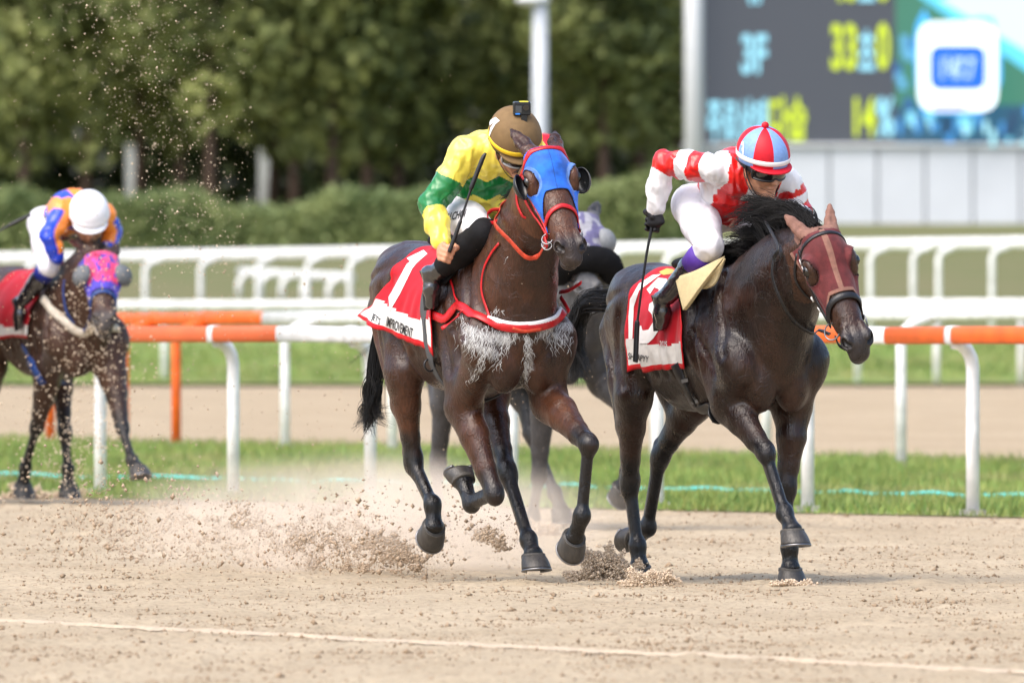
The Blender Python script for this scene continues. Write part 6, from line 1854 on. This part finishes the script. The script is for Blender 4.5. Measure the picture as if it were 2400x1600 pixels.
def greenery():
    labs = ['leafy tree at the far left behind the hedge', 'tree behind the helmet of the jockey in orange', 'tree right of the orange jockey, pale gap beside its trunk', 'tree over the sand spray left of centre', 'tree with brown trunk left of the yellow jockey', 'tree directly behind the yellow jockey', 'tree behind the lamp post', 'tree with brown trunk between lamp post and scoreboard', 'tree beside the scoreboard edge']
    for i, (px, d) in enumerate(((60, 430), (330, 436), (492, 428), (640, 440), (778, 430), (936, 434), (1180, 440), (1415, 432), (1580, 445))):
        x = (px - CX) * d / FPX; make_tree(100 + i, (x, d, float(infield_z(x, d)) - .05), labs[i], 12 + (i * 37 % 5) * .6, 2.6 + (i * 53 % 4) * .25, 8500)
    r = np.random.default_rng(5)
    back = ['dark tree in the second row, %s' % s for s in ('at the left edge', 'between the first two trunks', 'behind the spray', 'left of the yellow jockey', 'behind the yellow jockey', 'right of the lamp post', 'against the scoreboard')]
    for i, px in enumerate((-40, 200, 420, 690, 860, 1300, 1500)):
        d = 468; x = (px - CX) * d / FPX; make_tree(200 + i, (x, d, float(infield_z(x, d)) - .05), back[i], 13, 3.4, 7500)
    # undergrowth that closes the wood
    cen = np.stack([r.uniform(-55, 45, 1500), r.uniform(474, 490, 1500), infield_z(0, 480) + r.uniform(-.5, 10.5, 1500)], 1)
    vs, fs, col = leaves(r, cen, r.uniform(.9, 1.7, 1500), 85000, .28, (.022, .04, .014), (.075, .095, .028))
    tag(mesh_obj('woodland', vs, fs, M['leaf'], colors={'tint': col}, smooth=False), 'dark mass of woodland closing the view behind the trees', 'woodland', kind='stuff')
    # clipped hedge
    root = empty('hedge', (-5, 384, float(infield_z(0, 384)))); tag(root, 'long clipped green hedge in front of the trees', 'hedge')
    def zt(x): return np.interp(x, [-13, -3, 4.2], [3.0, 3.15, 3.8]) + .9 * (vnoise(np.stack([np.asarray(x) * .8, np.asarray(x) * 0, np.asarray(x) * 0], -1)) - .5)
    xs = np.linspace(-40, 3.95, 120); vs = []
    for x in xs:
        d = 384; z0 = float(infield_z(x, d)) - .05; z1 = float(zt(x)) - .12
        vs += [(x, d - .45, z0), (x, d - .5, z1 - .1), (x, d - .3, z1), (x, d + .3, z1), (x, d + .5, z1 - .1), (x, d + .45, z0)]
    mesh_obj('hedge_core', np.array(vs), np.array(grid_faces(6, 120)), mat('hedge_core', (.05, .08, .03), .9, .1, noise=.5, nscale=8), root)
    n = 60000; x = r.uniform(-40, 3.98, n); up = r.uniform(0, 1, n) < .25
    z0 = infield_z(x, 384); z1 = zt(x) + .08 * (vnoise(np.stack([x * 3, x * 0, x * 0], 1)) - .5)
    z = np.where(up, z1, z0 + (z1 - z0) * r.uniform(0, 1, n)); y = np.where(up, 384 + r.uniform(-.5, .5, n), 383.48)
    p = np.stack([x, y, z], 1) + r.normal(0, .10, (n, 3)); e1 = r.normal(0, 1, (n, 3)); e1 /= np.linalg.norm(e1, axis=1)[:, None]; e2 = np.cross(e1, r.normal(0, 1, (n, 3))); e2 /= np.linalg.norm(e2, axis=1)[:, None]; s = r.uniform(.04, .10, n)[:, None]
    vs = np.stack([p - e1 * s, p + e2 * s * .6, p + e1 * s, p - e2 * s * .6], 1).reshape(-1, 3)
    g = np.clip(r.uniform(0, 1, n) * .5 + vnoise(p * .9) * .7 - .1, 0, 1)[:, None]; col = np.array((.09, .14, .05)) * (1 - g) + np.array((.30, .34, .13)) * g
    mesh_obj('hedge_foliage', vs, np.arange(4 * n, dtype=np.int32).reshape(-1, 4), M['leaf'], root, colors={'tint': np.repeat(col, 4, 0)}, smooth=False)
    # pale cabinets between the trunks
    pm = mat('pale_cabinet', (.36, .38, .37), .6, noise=.3, nscale=4)
    for px, y0, y1, w, lab in ((312, 345, 500, 34, 'pale cabinet glimpsed between trunks at left'), (622, 335, 470, 32, 'pale cabinet glimpsed between trunks above the sand spray')):
        d = 452; p0, p1 = at(px, y1, d), at(px, y0, d); w = w * d / FPX
        c = (p0 + p1) / 2; c[2] = (infield_z(0, d) + p1[2]) / 2; h_ = p1[2] - float(infield_z(0, d))
        rt = empty('utility_cabinet', (c[0], c[1], float(infield_z(0, d)))); tag(rt, lab, 'cabinet', 'pale cabinets')
        mesh_obj('cabinet_body', *box(c, w, .3, h_), pm, rt, smooth=False); mesh_obj('cabinet_lid', *box(c + V(0, 0, h_ / 2 + .03), w * 1.12, .36, .06), pm, rt, smooth=False)
        mesh_obj('cabinet_door', *box(c - V(0, .16, 0), w * .8, .03, h_ * .85), pm, rt, smooth=False)

def lamp_and_board():
    gp = mat('galvanised_post', (.50, .53, .56), .5, .4, noise=.1, nscale=2)
    d = 330; x = (1266 - CX) * d / FPX; z0 = float(infield_z(x, d))
    root = empty('lamp_post', (x, d, z0)); tag(root, 'tall pale grey lamp post rising behind the yellow jockey', 'lamp post')
    ztop = CH + (HY - 6) * d / FPX
    mesh_obj('pole', *tube([V(x, d, z0 - .1), V(x, d, z0 + 2), V(x, d, ztop)], [.165, .155, .14], 16), gp, root)
    mesh_obj('base_flange', *tube([V(x, d, z0 - .02), V(x, d, z0 + .12)], .26, 16), gp, root)
    v, f = ellipsoid(V(x - .14, d, ztop + .05), .34, .3, .11, None, 20, 10); mesh_obj('lamp_head', v, f, mat('lamp_head', (.68, .70, .72), .4), root)
    mesh_obj('lamp_glass', *ellipsoid(V(x - .14, d, ztop - .01), .26, .22, .07, None, 16, 8), mat('lamp_glass', (.6, .62, .63), .15), root)
    # scoreboard
    d = 416.; s = d / FPX
    A = lambda px, py, o=0.: V((px - CX) * s, d - o, CH - (py - HY) * s)
    z0 = float(infield_z(0, d))
    root = empty('scoreboard', A(2150, 520) * V(1, 1, 0) + V(0, 0, z0)); tag(root, 'large electronic scoreboard on pale panelled base at right', 'scoreboard')
    pw = mat('pale_panel', (.56, .59, .63), .6, .3, noise=.06, nscale=.8); pf = mat('board_frame', (.68, .70, .73), .5, .4)
    def rect(name, x0, y0, x1, y1, o, th, m, par=root):
        c = (A(x0, y0, o) + A(x1, y1, o)) / 2
        return mesh_obj(name, *box(c, abs(x1 - x0) * s, th, abs(y1 - y0) * s), m, par, smooth=False)
    mesh_obj('frame_post', *tube([A(1626, 535, .6), A(1626, 0, .6), A(1626, -420, .6)], .23, 16), pf, root)
    for i in range(12):
        x0 = 1640 + (i - 0) * 112 - 32; rect('wall_panel', x0 + 2.5, 342, x0 + 109.5, 540, .05 + .01 * (i % 2), .1, pw)
    rect('wall_backing', 1600, 344, 2960, 538, -.1, .12, mat('dark_joint', (.30, .32, .34), .7))
    rect('base_rail', 1600, 336, 2960, 343, .14, .2, pf)
    sc_ = mat('screen_dark', (.03, .032, .036), .5, .3, emit=srgb(62, 66, 74), estr=.62)
    scr = rect('screen', 1640, -420, 2098, 337, 0, .1, sc_)
    led = lambda n, c, k=1.1: mat(n, (.02, .02, .02), .5, .2, emit=srgb(*c), estr=k)
    cy, ye = led('cyan_led', (142, 206, 226), .75), led('yellow_led', (196, 216, 40), .7)
    def txt(body, x0, y0, x1, y1, m, o=.10, par=scr, bold=.03):
        v2, f = text_mesh(body, 1, bold, 9)
        lo, hi = v2.min(0), v2.max(0); u = (v2 - lo) / (hi - lo)
        vs = np.array([A(x0 + (x1 - x0) * a, y1 + (y0 - y1) * b, o) for a, b in u])
        return mesh_obj('lettering', vs, f, m, par, smooth=False)
    txt('3F', 1738, 80, 1798, 174, cy); txt('33', 1948, 56, 2008, 165, ye); txt('\ucd08', 2012, 70, 2050, 165, cy); txt('0', 2053, 54, 2085, 164, ye)
    txt('\uc8fc\ub85c\uc0c1\ud0dc', 1658, 232, 1798, 334, cy); txt('\ub2e4\uc2b5', 1803, 226, 1890, 332, ye); txt('14', 2002, 228, 2052, 320, ye); txt('%', 2054, 228, 2096, 322, cy)
    txt('4F', 1738, -88, 1798, 10, cy); txt('46', 1948, -100, 2008, 5, ye); txt('\ucd08', 2012, -90, 2050, 4, cy); txt('0', 2053, -100, 2085, 4, ye)
    # video picture beside it
    vid = rect('video_screen', 2099, -420, 2960, 337, 0, .1, led('video_green', (56, 112, 92), .75))
    lay = [0.06]
    def poly(pts, c, k=.8):
        lay[0] += .012
        v2, f = poly2d(pts, 400); return mesh_obj('picture_area', np.array([A(x, y, lay[0]) for x, y in v2]), f, led('video_colour', c, k), vid, smooth=False)
    poly([(2130, -420), (2960, -420), (2960, 190), (2400, 120), (2330, 60), (2150, -20)][:4] + [(2190, -40)], (150, 208, 200))
    poly([(2150, -10), (2190, -30), (2960, 470), (2960, 560), (2410, 170)], (90, 190, 220))
    poly([(2200, 0), (2400, -60), (2960, 100), (2960, 420), (2420, 130)], (186, 226, 220))
    poly([(2098, 250), (2960, 240), (2960, 336), (2098, 336)], (40, 82, 106), .7)
    r = np.random.default_rng(3)
    for i in range(34):
        x = r.uniform(2100, 2500); y = r.uniform(260, 330); w = r.uniform(5, 11); h = r.uniform(9, 22); c = [(120, 200, 225), (60, 130, 190), (160, 215, 225), (30, 60, 90)][r.integers(0, 4)]
        poly([(x - w, y - h), (x + w, y - h), (x + w * .8, y + h), (x - w * .8, y + h)], c, .75)
    for i in range(9):
        x = r.uniform(2100, 2135); y = r.uniform(95, 250); poly([(x - 9, y - 12), (x + 9, y - 12), (x + 9, y + 12), (x - 9, y + 12)], [(90, 160, 200), (40, 90, 140)][i % 2], .7)
    def rr(x0, y0, x1, y1, q): 
        out = []
        for cx, cy_, a0 in ((x1 - q, y0 + q, -90), (x1 - q, y1 - q, 0), (x0 + q, y1 - q, 90), (x0 + q, y0 + q, 180)):
            for a in (0, 30, 60, 90): out.append((cx + q * math.cos(math.radians(a0 + a)), cy_ + q * math.sin(math.radians(a0 + a))))
        return out
    poly([(2146, 60), (2165, 20), (2180, 60), (2300, 40), (2328, 45), (2345, 130), (2345, 190), (2320, 255), (2290, 268), (2160, 268), (2146, 200), (2140, 110)], (70, 170, 235))
    poly(rr(2150, 52, 2336, 262, 36), (235, 246, 250), .9); poly(rr(2166, 84, 2318, 236, 30), (176, 206, 232), .8); poly(rr(2172, 92, 2312, 228, 26), (238, 246, 250), .9)
    poly(rr(2180, 62, 2268, 76, 6), (160, 130, 180)); poly(rr(2184, 246, 2264, 258, 5), (160, 130, 180))
    poly(rr(2178, 108, 2308, 212, 22), (8, 84, 236), 1.0)
    t = txt("1'47.7", 2204, 134, 2284, 188, led('white_led', (190, 220, 245), .75), lay[0] + .05, vid)

# ------------------------------------------------------------------ sand in the air
def lumps(c, rad, seed):
    """many little irregular clods as one mesh"""
    r = np.random.default_rng(seed); n = len(c)
    base = np.array([(1, 0, 0), (-1, 0, 0), (0, 1, 0), (0, -1, 0), (0, 0, 1), (0, 0, -1)], float)
    tri = np.array([(0, 2, 4), (2, 1, 4), (1, 3, 4), (3, 0, 4), (2, 0, 5), (1, 2, 5), (3, 1, 5), (0, 3, 5)])
    vs = c[:, None, :] + base[None] * rad[:, None, None] * r.uniform(.55, 1.3, (n, 6, 1)) + r.normal(0, .18, (n, 6, 3)) * rad[:, None, None]
    return vs.reshape(-1, 3), (np.arange(n)[:, None, None] * 6 + tri[None]).reshape(-1, 3)

def flying_sand():
    r = np.random.default_rng(9)
    def spray(n, x, y, d, rad, col='speck'):
        P = np.stack([(x - CX) * d / FPX, d, CH - (y - HY) * d / FPX], 1)
        return P, rad
    G = []; HI = []
    def add(x, y, d, rad, hi=False):
        P = np.stack([(x - CX) * d / FPX, d, CH - (y - HY) * d / FPX], 1); ok = P[:, 2] > .01; (HI if hi else G).append((P[ok], rad[ok]))
    n = 900; t = r.beta(1.6, 1.3, n)                                      # low clods thrown back from the bay's hind feet
    x = 1000 - 900 * t + r.normal(0, 60, n); add(x, 1330 - 150 * np.sqrt(t) * r.uniform(-.15, 1.1, n) + r.normal(0, 28, n), 85.5 + 5 * t + r.normal(0, .8, n), r.lognormal(-5.35, .55, n).clip(.0018, .016))
    for cx, cy, sx, sy, k in ((820, 1240, 60, 50, 260), (960, 1310, 55, 35, 420), (740, 1310, 70, 40, 220), (1080, 1200, 40, 40, 150), (450, 1270, 110, 60, 220), (870, 1170, 60, 30, 120), (1180, 1230, 50, 30, 120), (330, 1290, 120, 50, 160)):
        add(r.normal(cx, sx, k), r.normal(cy, sy, k), r.normal(86, .8, k), r.lognormal(-5.45, .6, k).clip(.0015, .016))
    n = 5200; x = r.uniform(-20, 600, n); y = r.uniform(0, 640, n); keep = r.uniform(0, 1, n) < np.exp(-((x - 470 + .28 * (560 - y)) / 130) ** 2) * .9 + .1   # fine spray thrown high
    add(x[keep], y[keep], r.uniform(88, 104, n)[keep], r.lognormal(-6.0, .45, n)[keep].clip(.0013, .007), True)
    n = 800; add(r.normal(205, 70, n), r.normal(850, 130, n), r.uniform(104, 110.5, n), r.lognormal(-5.3, .42, n).clip(.002, .009), True)   # spatter before the horse behind
    n = 500; add(r.normal(170, 90, n), r.normal(1060, 90, n), r.uniform(104, 110, n), r.lognormal(-5.2, .42, n).clip(.002, .010), True)
    n = 900; add(r.uniform(0, 900, n), r.uniform(560, 1150, n), r.uniform(90, 105, n), r.lognormal(-5.7, .45, n).clip(.0015, .008))
    n = 160; add(r.uniform(900, 1700, n), r.uniform(150, 1000, n), r.uniform(82, 90, n), r.lognormal(-6.2, .3, n).clip(.001, .004))
    n = 500; add(r.normal(1200, 260, n), r.normal(1000, 150, n), r.uniform(92, 98, n), r.lognormal(-6.0, .4, n).clip(.0012, .006))
    # ragged sheets: grains streaming back and up from each strike
    for (x0, y0, vx, vy, gq, k, sp) in ((1000, 1330, -520, -260, 190, 8000, 22), (980, 1335, -300, -330, 230, 6720, 20), (1010, 1320, -860, -220, 120, 8320, 26), (1190, 1290, -260, -200, 150, 3840, 16), (930, 1335, -720, -110, 60, 5120, 18), (1160, 1275, 90, -90, 60, 700, 10), (860, 1335, -860, -380, 250, 7360, 30), (990, 1335, -140, -180, 130, 1800, 14)):
        t = r.beta(1.2, 1.6, k); x = x0 + vx * t + r.normal(0, 1, k) * (4 + sp * t * 2); y = y0 + vy * t + gq * t * t + r.normal(0, 1, k) * (4 + sp * t * 2.6)
        d = 85.6 + 5 * t + r.normal(0, .3, k); c = vnoise(np.stack([x / 22, y / 16, x * 0 + x0], 1)); ok = r.uniform(0, 1, k) < np.clip((c - .38) * 5, .06, 1)
        add(x[ok], y[ok], d[ok], (r.lognormal(-6.25, .7, k) * np.where(c > .62, 1.6, 1)).clip(.0008, .014)[ok])
    P = np.vstack([g[0] for g in G]); R_ = np.concatenate([g[1] for g in G])
    v, f = lumps(P, R_, 1)
    tag(mesh_obj('flying_sand', v, f, M['speck'], smooth=False), 'spray of sand and clods thrown up behind the galloping horses', 'sand', kind='stuff')
    v, f = lumps(np.vstack([g[0] for g in HI]), np.concatenate([g[1] for g in HI]), 2)
    tag(mesh_obj('sand_spray', v, f, M['lit_speck'], smooth=False), 'sand specks coloured pale as if brightly lit, flung high at the left in front of the horse in the pink hood', 'sand', kind='stuff')
    # bursts at the dark horse's hind foot and small heaps round the planted feet
    for k, (cx, cy, w, h, n, rd) in enumerate(((1420, 1362, 96, 84, 5600, .0052), (1527, 1372, 68, 42, 3600, .0045), (1856, 1372, 50, 16, 500, .005), (1262, 1258, 60, 36, 900, .006), (60, 1168, 55, 34, 500, .008), (160, 1168, 50, 24, 300, .007))):
        d = CH * FPX / (cy - HY); d = float(np.clip(d, 60, 130))
        th = r.uniform(0, math.pi, n); q = r.uniform(0, 1, n) ** .55 * (.62 + .6 * vnoise(np.stack([th * 5.5, th * 0 + k, th * 0], 1)))
        x = cx + w * q * np.cos(th) + r.normal(0, 3, n); y = cy - h * q * np.sin(th) * (.75 + .4 * vnoise(np.stack([x / 17, x * 0 + k, x * 0], 1))) + r.normal(0, 2, n)
        P = np.stack([(x - CX) * d / FPX, d + r.normal(0, .10, n) * (w / 90), CH - (y - HY) * d / FPX], 1); P[:, 2] = np.maximum(P[:, 2], .004)
        v, f = lumps(P, r.lognormal(math.log(rd), .35, n), 20 + k)
        tag(mesh_obj('sand_burst', v, f, M['burst'], smooth=False), ['burst of wet sand behind the dark horse\'s hind hoof', 'heap of sand pushed up by the dark horse\'s planted hind hoof', 'small puff of sand at the dark horse\'s front hoof', 'sand thrown up by the hidden grey horse\'s front hoof', 'sand heap at the spattered horse\'s front hoof', 'low sand puff below the spattered horse\'s belly'][k], 'sand', kind='stuff')
    # loose clods lying on the track
    n = 190000; y = 58 + 56 * r.uniform(0, 1, n) ** 1.15; x = r.uniform(-.034, .034, n) * y
    pat = fbm(np.stack([x * 2.6, y * 1.1, x * 0], 1), 3); keep = r.uniform(0, 1, n) < np.clip((pat - .40) * 4.0, .10, 1)
    x, y = x[keep], y[keep]; n = len(x); rad = r.lognormal(-5.95, .6, n).clip(.0014, .017)
    z = sand_z(x, y)
    v, f = lumps(np.stack([x, y, z + rad * .3], 1), rad, 3)
    tag(mesh_obj('sand_clods', v, f, M['clod'], smooth=False), 'loose brown clods scattered over the sand track', 'sand', kind='stuff')

def dust():
    """fine dust hanging behind the bay's feet"""
    c, hx, hy, hz = V(-.75, 87.6, .22), 1.55, 2.2, .44
    m = bpy.data.materials.new('dust'); m.use_nodes = True; nt = m.node_tree; N, Lk = nt.nodes, nt.links
    N.remove(N['Principled BSDF'])
    pv = N.new('ShaderNodeVolumePrincipled'); pv.inputs['Color'].default_value = (.93, .83, .71, 1); pv.inputs['Anisotropy'].default_value = 0
    tc = N.new('ShaderNodeTexCoord')
    ns = N.new('ShaderNodeTexNoise'); ns.inputs['Scale'].default_value = 2.4; ns.inputs['Detail'].default_value = 5; Lk.new(tc.outputs['Object'], ns.inputs['Vector'])
    mp = N.new('ShaderNodeMapping'); mp.inputs['Scale'].default_value = (1 / hx, 1 / hy, 1 / hz); Lk.new(tc.outputs['Object'], mp.inputs[0])
    ln = N.new('ShaderNodeVectorMath'); ln.operation = 'LENGTH'; Lk.new(mp.outputs[0], ln.inputs[0])
    fo = N.new('ShaderNodeMapRange'); fo.inputs[1].default_value = 1.0; fo.inputs[2].default_value = .25; fo.inputs[3].default_value = 0; fo.inputs[4].default_value = 1; fo.interpolation_type = 'SMOOTHSTEP'; Lk.new(ln.outputs['Value'], fo.inputs[0])
    th = N.new('ShaderNodeMapRange'); th.inputs[1].default_value = .40; th.inputs[2].default_value = .72; Lk.new(ns.outputs['Fac'], th.inputs[0])
    mu = N.new('ShaderNodeMath'); mu.operation = 'MULTIPLY'; Lk.new(fo.outputs[0], mu.inputs[0]); Lk.new(th.outputs[0], mu.inputs[1])
    m3 = N.new('ShaderNodeMath'); m3.operation = 'MULTIPLY'; m3.inputs[1].default_value = 2.5; Lk.new(mu.outputs[0], m3.inputs[0]); Lk.new(m3.outputs[0], pv.inputs['Density'])
    Lk.new(pv.outputs[0], N['Material Output'].inputs['Volume'])
    o = mesh_obj('dust_cloud', *box(c, 2 * hx, 2 * hy, 2 * hz), m, smooth=False)
    m.cycles.volume_step_rate = 4.0 if hasattr(m, 'cycles') and hasattr(m.cycles, 'volume_step_rate') else 1
    tag(o, 'pale dust hanging low over the sand behind the bay horse', 'dust', kind='stuff')

# ------------------------------------------------------------------ build
setting()
rails()
greenery()
lamp_and_board()
RH1, RJ1 = horse_one()
RH2, RJ2 = horse_two()
RH3, RJ3 = horse_three()
RH4, RJ4 = horse_four()
# a fifth pair gallops just outside the left edge; only the rider's whip reaches into view
def copy_tree(o, parent, off):
    c = o.copy(); COL.objects.link(c); c.parent = parent
    if parent is None: c.location = o.location + Vector(off)
    for ch in o.children: copy_tree(ch, c, (0, 0, 0))
    return c
h5 = copy_tree(RH3['root'], None, (-1.0, .1, 0)); tag(h5, 'racehorse running just beyond the left edge of view', 'horse')
j5 = copy_tree(RJ3['root'], None, (-1.0, .1, 0)); tag(j5, 'jockey just beyond the left edge, whip hand raised towards the others', 'jockey')
whip('riding_whip', [at(-100, 592, 111.6), at(-40, 562, 111.6), at(10, 535, 111.6), at(30, 524, 111.6), at(72, 503, 111.6)], [.011, .008, .007, .013, .011], None, 'black riding whip poking in from the left edge')
flying_sand()
dust()
